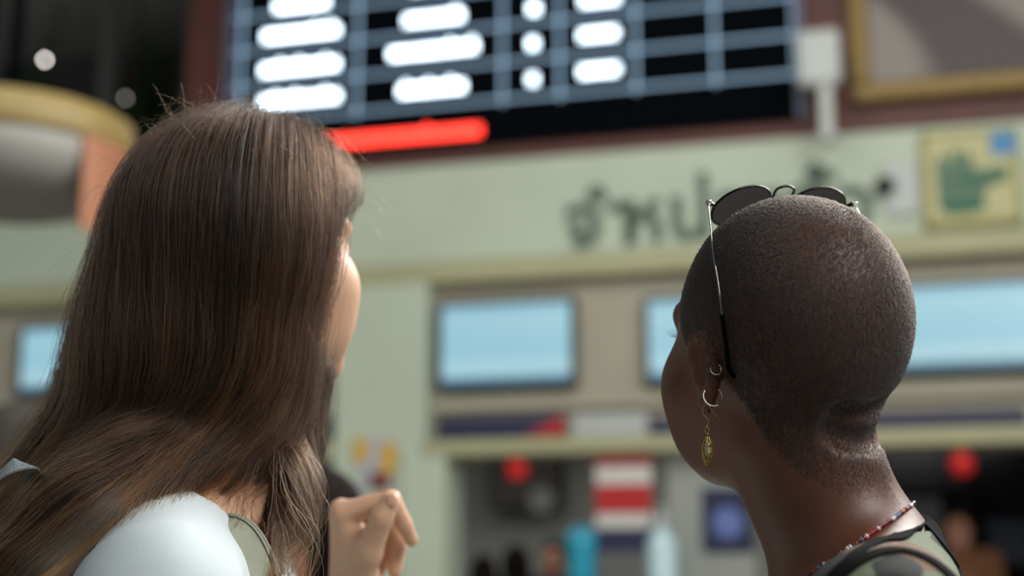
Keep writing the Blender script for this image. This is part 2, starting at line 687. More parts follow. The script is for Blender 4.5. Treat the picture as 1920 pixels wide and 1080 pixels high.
# upper cladding, a plank wall of its own; the board and the picture hang on it
cl = wall_box('wall_back', U_cl - 0.12, UR, 0.0, 0.25, ZF, 5.5, M_maroon)
tag(cl, kind='structure')
sg = wall_box('wall_back_sign_band', UL, UR, 0.02, 0.3, ZC1, ZF, M_green)
sg.name = 'wall_back_band'
tag(sg, kind='structure')
co = wall_box('trim_1', UL, UR, -0.05, 0.3, ZC0, ZC1, M_cream, 0.015)
tag(co, kind='structure')
ce = box('ceiling', UL, UR, -2.2, 3.5, 0, 0.2, mat('grey_ceiling', (120, 120, 112), 0.8))
on_wall(ce, 0, 0, 5.5)
tag(ce, kind='structure')
# bays beside the pilaster: panels that carry the screens
pn = wall_box('wall_back_panel', U_col1 - 0.02, UR, 0.08, 0.25, ZL0, ZC0, M_beige)
tag(pn, kind='structure')
pn2 = wall_box('wall_back_panel', UL, U_col0 + 0.02, 0.08, 0.25, ZL0, ZC0, M_beige)
tag(pn2, kind='structure')
# rail under the screens
zr1, zr0 = wl(950, 742)[1], wl(950, 768)[1]
for a, b in ((U_col1, UR), (UL, U_col0)):
    tag(wall_box('trim_2', a, b, 0.02, 0.09, zr0, zr1, M_beige, 0.01), kind='structure')
    tag(wall_box('trim_3', a, b, -0.15, 0.12, ZL0, ZL1, M_cream, 0.012), kind='structure')
# pilaster and its wider foot
pl = wall_box('wall_back_pilaster', U_col0, U_col1, -0.10, 0.25, 0, ZC0 - 0.002, M_green, 0.01)
tag(pl, kind='structure')
zf1 = wl(830, 848)[1]
pf = wall_box('wall_back_pier', wl(765, 900)[0], wl(848, 900)[0], -0.14, 0.2, 0, zf1, M_green, 0.01)
tag(pf, kind='structure')
# counter walls and ticket office behind the openings
for a, b in ((wl(848, 900)[0], UR), (UL, U_col0)):
    tag(wall_box('wall_counter', a, b, -0.1, 0.2, 0, 1.02, M_green), kind='structure')
    tag(wall_box('trim_4', a, b, -0.28, 0.3, 1.02, 1.07, M_wood, 0.01), kind='structure')
tag(wall_box('wall_office', UL, UR, 2.3, 2.4, 0, ZC0, M_office), kind='structure')
tag(wall_box('ceiling_office', UL, UR, 0.26, 2.3, ZL1 + 0.25, ZL1 + 0.3, M_office), kind='structure')
# bays' dividing post right of the first window (behind the right woman) and grey jamb strip
uj = wl(1262, 950)[0]
tag(wall_box('wall_office_jamb', uj - 0.03, uj + 0.45, 0.0, 0.2, 1.07, ZL0, M_office), kind='structure')

# wall left of the cladding: dark glazed opening high up, with mullions
ul0 = UL
tag(wall_box('wall_left_recess', UL, U_cl - 0.12, 1.6, 1.7, ZF - 0.1, 5.5, M_dark), kind='structure')
M_pane = mat('dark_glass', (20, 24, 22), 0.12, noise=0.05, scale=2)
win = wall_thing('window_1', (UL + U_cl) / 2, 0.12, ZF, None, None)
tag(win, kind='structure')
og = ((UL + U_cl) / 2, 0.12, ZF)
for px in (345, 185, -40):
    u = wl(px, 120)[0]
    wall_box('mullion', u - 0.03, u + 0.03, 0.06, 0.18, ZF, 5.5, mat('grey_mullion', (54, 56, 54), 0.5), 0.004, win, og)

# --- departure board
ub0, ub1 = wl(428, 100, -0.06)[0], wl(1503, 150, -0.06)[0]
zb0 = wl(1000, 262, -0.06)[1]
zb1 = zb0 + 2.0
DB = -0.06
bo = ((ub0 + ub1) / 2, DB, zb0)
board = wall_thing('departure_board', *bo, 'large black lit departure board with white rows and red ticker on the maroon wall', 'departure board')
wall_box('cabinet', ub0, ub1, DB + 0.01, 0.0, zb0, zb1, M_black, 0.01, board, bo)
for nm, a in (('side_rail', (ub0 - 0.02, ub0 + 0.04, zb0, zb1)), ('side_rail', (ub1 - 0.035, ub1 + 0.02, zb0, zb1))):
    wall_box(nm, a[0], a[1], DB - 0.02, DB + 0.02, a[2], a[3], mat('slate_rail', (84, 88, 108), 0.5), 0.004, board, bo)
zrow = wl(942, 186, DB)[1]                      # lowest grid line
drow = (wl(942, 48, DB)[1] - zrow) / 2
for i in range(9):
    z = zrow + i * drow
    if z < zb1 - 0.02:
        wall_box('row_line', ub0 + 0.04, ub1 - 0.04, DB - 0.006, DB + 0.01, z - 0.007, z + 0.007, M_grid, 0, board, bo)
for px in (452, 670, 942, 1049, 1192, 1341, 1490):
    u = wl(px, 120, DB)[0]
    wall_box('column_line', u - 0.009, u + 0.009, DB - 0.008, DB + 0.01, zrow - 0.03, zb1 - 0.03, M_grid, 0, board, bo)


def led_line(name, u0, u1, z, h, material, seed, taller=()):
    """a lit line of characters: separate upright strokes and dots, too small to read from the hall"""
    r = random.Random(seed)
    bm = bmesh.new()
    u = u0
    while u < u1:
        w = r.uniform(0.008, 0.014)
        for k in range(3):
            za = z - h / 2 + k * h / 3 + r.uniform(0, h * 0.05)
            bx(bm, u - bo[0], u + w - bo[0], -0.012, 0.0, za - bo[2], za + h / 3 * 0.86 - bo[2])
        u += w + r.uniform(0.002, 0.006)
    for t in taller:
        uu = u0 + (u1 - u0) * t
        bx(bm, uu - 0.014 - bo[0], uu + 0.014 - bo[0], -0.012, 0.0, z + h * 0.52 - bo[2], z + h * 0.52 + 0.022 - bo[2])
    return bm_obj(name, bm, material, board)


# columns: pixel extents of each lit word on the rows in view; rows above the frame repeat the same lengths
rows = {
    0: [(472, 650, 193, (0.2, 0.45, 0.85)), (732, 888, 172, (0.1, 0.45, 0.8)), (974, 1024, 150, ()), (1070, 1176, 136, ())],
    1: [(474, 650, 133, (0.25, 0.5, 0.85)), (714, 912, 103, (0.7, 0.95)), (974, 1025, 83, ()), (1070, 1176, 68, ())],
    2: [(478, 652, 70, (0.7, 0.9)), (742, 884, 40, (0.9,)), (975, 1026, 17, ()), (1072, 1175, 3, ())],
    3: [(500, 632, 14, ()), (755, 842, -22, ()), (976, 1027, -48, ()), (1074, 1175, -62, ())]}
BR = 18
for i, cells in rows.items():
    for j, (a, b, y, tl) in enumerate(cells):
        u0, z = wl(a + BR, y, DB)
        u1, _ = wl(b - BR, y, DB)
        led_line('lit_word', u0, max(u1, u0 + 0.02), z, 0.062, M_led, i * 7 + j, tl)
for i in range(4, 7):
    for j, (a, b, y, tl) in enumerate(rows[i % 3]):
        u0, z = wl(a + BR, y, DB)
        u1, _ = wl(b - BR, y, DB)
        led_line('lit_word', u0, max(u1, u0 + 0.02), z + drow * (i - i % 3), 0.062, M_led, i * 7 + j, tl)
zt = wl(780, 254, DB)[1]
led_line('red_ticker', wl(455, 280, DB)[0], wl(903, 245, DB)[0], zt, 0.070, M_ledred, 99, (0.78,))

# --- picture in a gold frame
u0, z0 = wl(1598, 192, -0.08)
u1, z1 = u0 + 1.55, z0 + 1.15
po = ((u0 + u1) / 2, -0.04, z0)
pic = wall_thing('framed_picture', *po, 'large grey-brown picture in a broad gold frame high on the maroon wall', 'picture')
fw = 0.11
for nm, a in (('frame_bar', (u0, u1, z0, z0 + fw)), ('frame_bar', (u0, u1, z1 - fw, z1)), ('frame_bar', (u0, u0 + fw, z0 + fw, z1 - fw)), ('frame_bar', (u1 - fw, u1, z0 + fw, z1 - fw))):
    wall_box(nm, a[0], a[1], -0.10, -0.005, a[2], a[3], M_gold, 0.02, pic, po)
M_canvas = mat('faded_canvas', (72, 62, 62), 0.6, rgb2=(132, 124, 118), scale=1.6, detail=1.0)
nt = M_canvas.node_tree
wv = nt.nodes.new('ShaderNodeTexWave')
wv.inputs['Scale'].default_value = 0.45
wv.bands_direction = 'DIAGONAL'
wv.inputs['Distortion'].default_value = 9.0
wv.inputs['Detail Scale'].default_value = 0.7
tcn = next(n for n in nt.nodes if n.type == 'TEX_COORD')
rampn = next(n for n in nt.nodes if n.type == 'VALTORGB')
nt.links.new(tcn.outputs['Object'], wv.inputs['Vector'])
nt.links.new(wv.outputs['Fac'], rampn.inputs['Fac'])
wall_box('canvas', u0 + fw - 0.01, u1 - fw + 0.01, -0.05, -0.01, z0 + fw - 0.01, z1 - fw + 0.01, M_canvas, 0, pic, po)

# --- white access point on a pole
ua, za0 = wl(1494, 165, -0.35)
ub, _ = wl(1582, 165, -0.35)
_, za1 = wl(1540, 58, -0.35)
ao = ((ua + ub) / 2, -0.35, wl(1550, 262, -0.35)[1])
ap = wall_thing('access_point', *ao, 'white antenna box on a slim white post beside the departure board', 'antenna')
wall_box('housing', ua + 0.01, ub - 0.01, -0.40, -0.31, za0, za1, M_white, 0.03, ap, ao)
um = wl(1550, 220, -0.35)[0]
wall_box('post', um - 0.035, um + 0.035, -0.37, -0.33, ao[2], za0 + 0.02, M_white, 0.01, ap, ao)
wall_box('bracket', um - 0.03, um + 0.03, -0.36, 0.02, ao[2] + 0.1, ao[2] + 0.14, M_white, 0.005, ap, ao)

# --- lettering on the sign band
lx0, lz0 = wl(1062, 462)
lx1, _ = wl(1662, 420)
lo = (lx0, 0.0, lz0)
sign = wall_thing('sign_lettering', *lo, 'dark green raised Thai lettering on the pale green band above the ticket windows', 'sign')


def glyph(ch, x_px, y_px, size, dx=0.0):
    cu = bpy.data.curves.new('letter', 'FONT')
    cu.body = ch
    cu.size = size
    cu.extrude = 0.012
    cu.offset = 0.008
    cu.resolution_u = 4
    ob = bpy.data.objects.new('letter', cu)
    link(ob)
    dg = bpy.context.evaluated_depsgraph_get()
    me = bpy.data.meshes.new_from_object(ob.evaluated_get(dg))
    bpy.data.objects.remove(ob)
    v = np.array([q.co[:] for q in me.vertices])
    u, z = wl(x_px, y_px)
    cx = v[:, 0].min()
    for q in me.vertices:
        x, y, zz = q.co
        q.co = (x - cx + u - lo[0], -zz, y + z - lo[2])
    me.materials.clear()
    me.materials.append(M_letter)
    return link(bpy.data.objects.new('letter', me), sign)


LS = 0.44
for ch, x, y in (('จ', 1062, 462), ('ำ', 1103, 459), ('ห', 1176, 453), ('น่', 1262, 446), ('า', 1348, 440), ('ย', 1395, 436), ('ตั๋', 1478, 428), ('ว', 1572, 430)):
    glyph(ch, x, y, LS)

# --- small camera and its white plate
u, z = wl(1690, 358)
ca = wall_thing('dome_camera', u, 0.0, z, 'small black dome camera beside a white plate on the sign band', 'camera')
w2 = (wl(1722, 358)[0] - wl(1660, 358)[0]) / 2
box('plate', -w2, w2, -0.015, 0.02, -0.14, 0.17, M_white, ca, 0.005)
dm = lathe('dome', [(0.001, -0.055), (0.03, -0.048), (0.05, -0.025), (0.055, 0.0), (0.055, 0.02), (0.03, 0.03)], M_black, ca, 20)
dm.location = (-w2 + 0.0, -0.06, 0.03)

# --- poster with a green open hand
pu0, pz0 = wl(1734, 428)
pu1, pz1 = wl(1906, 245)
pz1 = wl(1820, 246)[1]
pz0 = wl(1820, 424)[1]
pw, ph = pu1 - pu0, pz1 - pz0
poster = wall_thing('hand_poster', (pu0 + pu1) / 2, -0.012, pz0, 'yellow poster with a dark green hand symbol and blue corner patch', 'poster')
box('sheet', -pw / 2, pw / 2, -0.01, 0.03, 0, ph, mat('yellow_poster_paper', (182, 176, 128), 0.6, noise=0.05), poster, 0.004)
M_olive = mat('olive_border', (150, 142, 84), 0.6)
for a in ((-pw / 2, -pw / 2 + 0.035, 0, ph), (pw / 2 - 0.035, pw / 2, 0, ph), (-pw / 2, pw / 2, 0, 0.035), (-pw / 2, pw / 2, ph - 0.03, ph)):
    box('border', a[0], a[1], -0.014, -0.008, a[2], a[3], M_olive, poster)
M_handg = mat('grey_green_print', (78, 108, 86), 0.6)
M_bar = mat('deep_green_print', (0, 92, 66), 0.6)
bm = bmesh.new()
sx = pw / 172.0
sz = ph / 178.0


def pp(px, py):
    return ((px - 1820) * sx, (424 - py) * sz)


pts = [pp(x, y) for x, y in ((1762, 395), (1760, 300), (1770, 288), (1779, 300), (1783, 318), (1787, 285), (1796, 278), (1803, 288), (1804, 318), (1808, 292), (1816, 285), (1824, 295), (1826, 322), (1880, 318), (1888, 328), (1880, 345), (1850, 352), (1838, 378), (1822, 402), (1775, 402))]
vs = [bm.verts.new((x, -0.016, z)) for x, z in pts]
f = bm.faces.new(vs)
ex = bmesh.ops.extrude_face_region(bm, geom=[f])
for v in ex['geom']:
    if isinstance(v, bmesh.types.BMVert):
        v.co.y += 0.008
bm_obj('hand_symbol', bm, M_handg, poster)
for a, b in (((1772, 397), (1842, 380)), ((1800, 344), (1882, 334))):
    xa, zaa = pp(*a)
    xb, zbb = pp(*b)
    box('green_bar', xa, xb, -0.020, -0.014, zaa, zbb, M_bar, poster)
xa, zaa = pp(1858, 296)
xb, zbb = pp(1902, 254)
box('blue_patch', xa, xb, -0.018, -0.008, zaa, zbb, mat('blue_print', (70, 128, 176), 0.6), poster)

# --- screens over the ticket windows
M_screen = mat('lit_screen', (20, 26, 30), 0.3)
nt = M_screen.node_tree
b = nt.nodes['Principled BSDF']
tcn = next(n for n in nt.nodes if n.type == 'TEX_COORD')
sep = nt.nodes.new('ShaderNodeSeparateXYZ')
nt.links.new(tcn.outputs['Generated'], sep.inputs[0])
rp = nt.nodes.new('ShaderNodeValToRGB')
e = rp.color_ramp.elements
e[0].position, e[0].color = 0.0, lin((62, 112, 138))
e[1].position, e[1].color = 1.0, lin((150, 198, 216))
for p_, c_ in ((0.06, (70, 124, 150)), (0.12, (172, 212, 224)), (0.30, (172, 214, 226)), (0.33, (152, 202, 220)), (0.90, (162, 208, 222)), (0.93, (130, 186, 208))):
    q = e.new(p_)
    q.color = lin(c_)
nt.links.new(sep.outputs['Z'], rp.inputs['Fac'])
# rows of small unreadable print
br = nt.nodes.new('ShaderNodeTexBrick')
br.inputs['Scale'].default_value = 26
br.inputs['Color1'].default_value = (0.55, 0.55, 0.55, 1)
br.inputs['Color2'].default_value = (1.0, 1.0, 1.0, 1)
br.inputs['Mortar'].default_value = (1.1, 1.1, 1.1, 1)
br.inputs['Mortar Size'].default_value = 0.04
mp = nt.nodes.new('ShaderNodeMapping')
mp.inputs['Rotation'].default_value = (PI / 2, 0, 0)
nt.links.new(tcn.outputs['Object'], mp.inputs[0])
nt.links.new(mp.outputs[0], br.inputs['Vector'])
mx = nt.nodes.new('ShaderNodeMixRGB')
mx.blend_type = 'MULTIPLY'
mx.inputs[0].default_value = 0.5
nt.links.new(rp.outputs[0], mx.inputs[1])
nt.links.new(br.outputs[0], mx.inputs[2])
nt.links.new(mx.outputs[0], b.inputs['Emission Color'])
b.inputs['Emission Strength'].default_value = 0.95


def screen(x0p, x1p, ytop, ybot, label, dx0=None, dx1=None):
    xm = (x0p + x1p) / 2
    u0, u1 = (wl(x0p, ytop, 0.0)[0], wl(x1p, ytop, 0.0)[0])
    z1, z0 = wl(xm, ytop, 0.0)[1], wl(xm, ybot, 0.0)[1]
    t = wall_thing('wall_screen', (u0 + u1) / 2, 0.0, z0, label, 'screen', 'blue lit screens above the ticket windows')
    w, h = (u1 - u0) / 2, z1 - z0
    box('casing', -w, w, 0.0, 0.08, 0, h, M_black, t, 0.012)
    bz = 0.028
    for a in ((-w, w, 0, bz), (-w, w, h - bz, h), (-w, -w + bz, bz, h - bz), (w - bz, w, bz, h - bz)):
        box('bezel_bar', a[0], a[1], -0.02, 0.004, a[2], a[3], M_tvframe, t, 0.004)
    box('display', -w + bz, w - bz, -0.006, 0.003, bz, h - bz, M_screen, t)
    return t


screen(822, 1078, 562, 728, 'blue lit screen between the pilaster and the second screen')
screen(1207, 1480, 551, 717, 'blue lit screen behind the face of the woman with shaved head')
screen(1640, 1952, 526, 700, 'blue lit screen at the far right behind the shaved head')
screen(40, 270, 606, 738, 'blue lit screen behind the long brown hair at far left')


# --- navy name strips, white plate
def strip(name, x0p, x1p, ytop, ybot, m, label, cat, dep=0.02, group=None):
    xm = (x0p + x1p) / 2
    u0, u1 = wl(x0p, ytop, dep)[0], wl(x1p, ytop, dep)[0]
    z1, z0 = wl(xm, ytop, dep)[1], wl(xm, ybot, dep)[1]
    t = wall_thing(name, (u0 + u1) / 2, dep, z0, label, cat, group)
    box('panel', -(u1 - u0) / 2, (u1 - u0) / 2, 0, 0.058, 0, z1 - z0, m, t, 0.004)
    return t, (u1 - u0) / 2, z1 - z0


t, w, h = strip('name_strip', 820, 1058, 781, 820, M_navy, 'navy strip sign with a red corner over the first ticket window', 'sign', group='navy strip signs')
bm = bmesh.new()
vs = [bm.verts.new(p) for p in ((w, -0.004, 0), (w - 0.24, -0.004, 0), (w, -0.004, h))]
f = bm.faces.new(vs)
ex = bmesh.ops.extrude_face_region(bm, geom=[f])
for v in ex['geom']:
    if isinstance(v, bmesh.types.BMVert):
        v.co.y += 0.006
bm_obj('red_corner', bm, M_red, t)
strip('name_strip', 1218, 1500, 779, 814, M_navy, 'navy strip sign behind the cheek of the woman with shaved head', 'sign', group='navy strip signs')
strip('name_strip', 1600, 1925, 768, 804, M_navy, 'navy strip sign at the far right under the wide screen', 'sign', group='navy strip signs')
strip('name_strip', 400, 622, 785, 822, M_navy, 'navy strip sign just left of the pilaster', 'sign', group='navy strip signs')
strip('white_plate', 1074, 1212, 774, 822, M_white, 'blank white plate between two navy strip signs', 'plate')

# --- red, white and blue notice hanging in the first window
u0, u1 = wl(1116, 850, -0.05)[0], wl(1220, 850, -0.05)[0]
zz = [wl(1168, y, -0.05)[1] for y in (838, 872, 908, 962, 990, 1035)]
no = wall_thing('striped_notice', (u0 + u1) / 2, -0.05, zz[5], 'tall notice striped red, white and navy hanging in the ticket window', 'notice')
w = (u1 - u0) / 2
M_paper = mat('white_paper', (206, 202, 196), 0.7, noise=0.03)
box('sheet', -w, w, 0.004, 0.012, 0, zz[0] - zz[5], M_paper, no)
for i, (a, b_, m_) in enumerate(((1, 0, M_red), (3, 2, M_red), (5, 4, M_navy))):
    box('stripe', -w, w, -0.002, 0.006, zz[a] - zz[5], zz[b_] - zz[5], m_, no)


# --- paper lanterns
def lantern(px, py, r, dep, label):
    u, z = wl(px, py, dep)
    t = wall_thing('paper_lantern', u, dep, z - r, label, 'lantern', 'small red lanterns hanging in the ticket windows')
    lathe('shade', [(r * 0.25, 0.0), (r * 0.75, r * 0.3), (r, r), (r * 0.75, r * 1.7), (r * 0.25, 2 * r)], mat('red_paper', (206, 30, 26), 0.6), t, 20)
    lathe('collar', [(r * 0.45, 2 * r - 0.004), (r * 0.45, 2 * r + r * 0.35), (r * 0.2, 2 * r + r * 0.4)], mat('peach_card', (220, 160, 120), 0.6), t, 16)
    tube('cord', [(0, 0, 2 * r + r * 0.35), (0, 0, 2 * r + 0.14)], 0.004, M_black, t, 6)
    return t


lantern(970, 880, 0.07, -0.04, 'small red lantern with peach collar hanging in the first window')
lantern(1803, 870, 0.07, -0.04, 'small red lantern hanging in the right-hand window')

# --- things inside and on the counter
u0, u1 = wl(850, 900, 1.2)[0], wl(992, 900, 1.2)[0]
z1, z0 = wl(920, 862, 1.2)[1], wl(920, 945, 1.2)[1]
sh = wall_thing('wall_cupboard', (u0 + u1) / 2, 2.0, z0, 'dark wall cupboard inside the first ticket window', 'cupboard')
w = (u1 - u0) / 2
box('carcass', -w, w, 0, 0.3, 0, z1 - z0 + 0.1, M_wood, sh, 0.01)
for q in (-1, 1):
    dd = box('door', min(0.005 * q, (w - 0.01) * q), max(0.005 * q, (w - 0.01) * q), -0.02, 0, 0.01, z1 - z0 + 0.08, mat('dark_brown_door', (48, 40, 34), 0.5), sh, 0.004)
    tube('knob', [(0.03 * q, -0.02, 0.15), (0.03 * q, -0.045, 0.15)], 0.012, M_white, dd)
u, z = wl(866, 905, -0.02)
ck = wall_thing('wall_clock', u, 1.95, z - 0.1, 'round grey dial in front of the dark cupboard', 'clock')
c = lathe('case', [(0.11, 0), (0.11, 0.03), (0.095, 0.035)], M_tvframe, ck, 28)
c.rotation_euler = (PI / 2, 0, 0)
c.location = (0, 0, 0.1)
c = lathe('dial', [(0.094, 0.036), (0.094, 0.04)], mat('grey_dial', (120, 122, 118), 0.5), ck, 28)
c.rotation_euler = (PI / 2, 0, 0)
c.location = (0, 0, 0.1)

# poster on the jamb behind the chin of the woman on the right
u0, u1 = wl(1316, 960, -0.02)[0], wl(1412, 960, -0.02)[0]
z1, z0 = wl(1365, 914, -0.02)[1], wl(1365, 1035, -0.02)[1]
bp = wall_thing('blue_poster', (u0 + u1) / 2, -0.02, z0, 'dark navy poster with a paler blue round patch beside the ticket window', 'poster')
w = (u1 - u0) / 2
box('sheet', -w, w, 0, 0.015, 0, z1 - z0, mat('navy_poster', (24, 28, 66), 0.5), bp, 0.003)
c = lathe('patch', [(0.085, 0), (0.085, 0.006)], mat('mid_blue_print', (96, 112, 170), 0.5), bp, 24)
c.rotation_euler = (PI / 2, 0, 0)
c.location = (0, 0.002, (z1 - z0) * 0.45)
# curtain-like white strip and dispensers near the notice
u, z = wl(1238, 860, -0.1)
zb_ = wl(1238, 960, -0.1)[1]


def bottle(px, ytop, dep, r, base, col, capc, label):
    u, zt_ = wl(px, ytop, dep)
    t = wall_thing('pump_bottle', u, dep, base, label, 'bottle')
    h_ = zt_ - base
    if capc == 'teal':
        lathe('bottle_body', [(r * 1.0, 0), (r * 0.95, h_ - 2.3 * r), (r * 1.0, h_ - 1.6 * r), (r * 1.1, h_ - r), (r * 0.9, h_ - 0.4 * r), (r * 0.3, h_)], mat('bottle_teal', col, 0.3), t, 20)
        return t
    lathe('bottle_body', [(r * 0.9, 0), (r, 0.02), (r, h_ * 0.72), (r * 0.45, h_ * 0.82), (r * 0.4, h_ * 0.86)], mat('bottle_' + capc, col, 0.3), t, 20)
    lathe('pump', [(r * 0.45, h_ * 0.84), (r * 0.45, h_ * 0.92), (r * 0.2, h_ * 0.93), (r * 0.2, h_)], M_white, t, 14)
    return t


# column notice
u0, u1 = wl(664, 870, -0.11)[0], wl(742, 870, -0.11)[0]
z1, z0 = wl(700, 822, -0.11)[1], wl(700, 918, -0.11)[1]
st = wall_thing('sticker_sheet', (u0 + u1) / 2, -0.112, z0, 'small torn notice with yellow and dark red patches on the pilaster', 'notice')
w, h = (u1 - u0) / 2, z1 - z0
box('sheet', -w * 0.8, w * 0.9, -0.004, 0.012, 0.0, h, mat('pale_grey_print', (170, 172, 176), 0.6), st)
M_yel = mat('yellow_print', (206, 160, 46), 0.6)
box('yellow_patch', -w, -w * 0.35, -0.008, -0.002, h * 0.55, h, M_yel, st)
box('yellow_patch', w * 0.3, w, -0.008, -0.002, h * 0.3, h * 0.9, M_yel, st)
box('dark_red_patch', -w * 0.2, w * 0.75, -0.008, -0.003, h * 0.0, h * 0.35, mat('dark_red_print', (110, 44, 40), 0.6), st)

# --- hanging drum with a yellow rim, upper left
dd_ = 5.4
dc = W(15, 300, dd_)
Rr = 222 / FPX * dd_
dz1 = W(15, 226, dd_)[2]
dz0 = dz1 - 0.34
drum = empty('drum_canopy', (dc[0], dc[1], dz0))
tag(drum, 'round hanging drum with a yellow rim and grey underside at upper left', 'canopy')
hd = dz1 - dz0
lathe('drum_body', [(Rr * 0.3, 0.0), (Rr * 0.62, 0.008), (Rr * 0.82, 0.035), (Rr * 0.93, 0.08), (Rr * 0.985, 0.14), (Rr * 0.99, hd - 0.13), (Rr * 0.9, hd - 0.10)], mat('grey_white_drum', (120, 118, 112), 0.6, noise=0.04), drum, 64)
lathe('yellow_rim', [(Rr * 0.9, hd - 0.125), (Rr * 1.0, hd - 0.135), (Rr * 1.02, hd - 0.12), (Rr * 1.02, hd - 0.01), (Rr * 0.98, hd), (Rr * 0.3, hd)], mat('yellow_rim_paint', (120, 101, 52), 0.55, noise=0.08), drum, 64)
tube('hanger', [(0, 0, hd - 0.02), (0, 0, 5.5 - dz0)], 0.025, M_black, drum, 10)
bm = bmesh.new()
n_ = 8
for k in range(n_):
    a0, a1 = R(-16 + 44 * k / n_ - 20), R(-16 + 44 * (k + 1) / n_ - 20)
    q = []
    for rr in (Rr * 1.0, Rr * 1.03):
        for a in (a0, a1):
            for zz_ in (-0.14, hd - 0.13):
                q.append(bm.verts.new((rr * math.cos(a), rr * math.sin(a), zz_)))
    for idx in ((0, 1, 3, 2), (4, 6, 7, 5), (0, 4, 5, 1), (2, 3, 7, 6), (0, 2, 6, 4), (1, 5, 7, 3)):
        bm.faces.new([q[i] for i in idx])
bm_obj('orange_panel', bm, mat('orange_panel_paint', (138, 88, 60), 0.6), drum)

# --- lamps far behind, upper left
for px, py, dep, e_, lab in ((84, 112, 0.45, 14, 'bright small round lamp in the dark upper left'), (235, 184, 0.45, 1.6, 'dim small round lamp in the dark upper left')):
    u, z = wl(px, py, dep)
    t = wall_thing('globe_lamp', u, dep, z - 0.013, lab, 'lamp', 'small globe lamps in the dark opening')
    lathe('globe', [(0.005, 0.0), (0.010, 0.004), (0.013, 0.013), (0.010, 0.022), (0.005, 0.026)], mat('lamp_glass', (220, 220, 220), 0.4, emit=(255, 248, 240), strength=e_), t, 16)
    tube('lamp_stem', [(0, 0, 0.024), (0, 0.0, 0.16), (0, 0.12, 0.16), (0, 0.12, 1.2)], 0.008, M_black, t, 6)

# --- tall leafy plants in the opening behind the drum
def foliage_plant(px, dep, base, top, spread, n, seed, label):
    r = random.Random(seed)
    u, _ = wl(px, 100, dep)
    t = wall_thing('tall_plant', u, dep, base, label, 'plant', 'dark plants in the upper left opening')
    st_ = [tube('stem', [(0, 0, 0), (r.uniform(-.1, .1), r.uniform(-.05, .05), (top - base) * .5), (r.uniform(-.2, .2), 0, top - base)], 0.018, M_wood, t, 6)]
    bm = bmesh.new()
    for _ in range(n):
        z = r.uniform(0.1, 1.0) * (top - base)
        a = r.uniform(0, 2 * PI)
        d = Vector((math.cos(a), math.sin(a) * 0.5, r.uniform(-0.5, 0.5))).normalized()
        s = Vector((-d.y, d.x, r.uniform(-0.3, 0.3))).normalized()
        p = Vector((0, 0, z)) + d * r.uniform(0.02, spread)
        L, wd = r.uniform(0.14, 0.24), r.uniform(0.03, 0.05)
        q = [p, p + d * L * .5 + s * wd, p + d * L, p + d * L * .5 - s * wd]
        up = d.cross(s) * 0.012
        a_ = [bm.verts.new(v) for v in q]
        c_ = bm.verts.new(p + d * L * .5 + up)
        for i in range(4):
            bm.faces.new((a_[i], a_[(i + 1) % 4], c_))
    fo = bm_obj('leaves', bm, M_leaf, t)
    fo['kind'] = 'stuff'
    return t


foliage_plant(50, 1.05, ZF, 5.1, 0.2, 260, 3, 'dark leafy plant behind the bright lamp at upper left')
foliage_plant(255, 1.1, ZF, 5.2, 0.2, 260, 4, 'dark leafy plant beside the maroon wall at upper left')

# ------------------------------------------------------------------ the woman on the right: shaved head, camouflage top
RH = Frame(W(1465, 681, 1.06), rotm(R(21), R(12), R(-1.5)), 0.962)
RH.wide, RH.chin = 1.05, 0.009
RH.ear, RH.tuck = 0.84, 1
RB = Frame((0.237, 1.045, 0.0), rotm(R(82)), 0.965)
RBody = Body(RB, RH, lean=0.0)
LH = Frame(W(473, 496, 1.20), rotm(R(-37), R(8), R(0)), 0.905)
LH.ear = 0.6
LB = Frame((-0.243, 1.165, 0.0), rotm(R(-86)), 0.992)


def lhand(F):
    P = lambda x, y, d: W(x, y, d)
    wr = P(668, 1112, 1.33)
    mcp = [P(640, 962, 1.312), P(640, 958, 1.333), P(642, 962, 1.354), P(646, 972, 1.373)]
    for m_ in mcp:
        F.cap(wr, m_, 0.017, 0.0115, 0.014)
    F.cap(P(668, 1075, 1.325), P(680, 1010, 1.312), 0.017, 0.012, 0.014)
    chains = [
        (mcp[0], P(733, 936, 1.308), P(757, 982, 1.318), P(772, 1014, 1.328), (0.0108, 0.0092, 0.0080, 0.0066)),
        (mcp[1], P(728, 962, 1.340), P(748, 1018, 1.345), P(740, 1072, 1.340), (0.0108, 0.0096, 0.0084, 0.0068)),
        (mcp[2], P(722, 985, 1.362), P(728, 1040, 1.364), P(706, 1076, 1.355), (0.0104, 0.0092, 0.0080, 0.0066)),
        (mcp[3], P(706, 1000, 1.382), P(708, 1042, 1.382), P(690, 1072, 1.372), (0.0092, 0.0082, 0.0072, 0.0060))]
    F.ell(P(690, 980, 1.290), (0.010, 0.014, 0.010), None, 0.008, True)
    for a, b, c, d, r in chains:
        F.cap(a, b, r[0], r[1], 0.004)
        F.cap(b, c, r[1], r[2], 0.003)
        F.cap(c, d, r[2], r[3], 0.003)
    F.cap(P(668, 1085, 1.315), P(690, 1036, 1.300), 0.0165, 0.0130, 0.010)
    F.cap(P(690, 1036, 1.300), P(715, 970, 1.288), 0.0128, 0.0108, 0.006)
    F.cap(P(715, 970, 1.288), P(733, 940, 1.288), 0.0106, 0.0086, 0.004)


L_ELBOW = np.array([-0.215, 1.40, 1.15])
LBody = Body(LB, LH, arms={-1: (L_ELBOW, W(668, 1125, 1.33))}, shr=0.047, slim=0.88, drop=0.016)


def body_field(lo, hi, zf, fine, coarse):
    return Field(np.arange(lo[0], hi[0], fine), np.arange(lo[1], hi[1], fine), axis_mix(0.0 - 0.02, hi[2], zf, hi[2], fine, coarse))

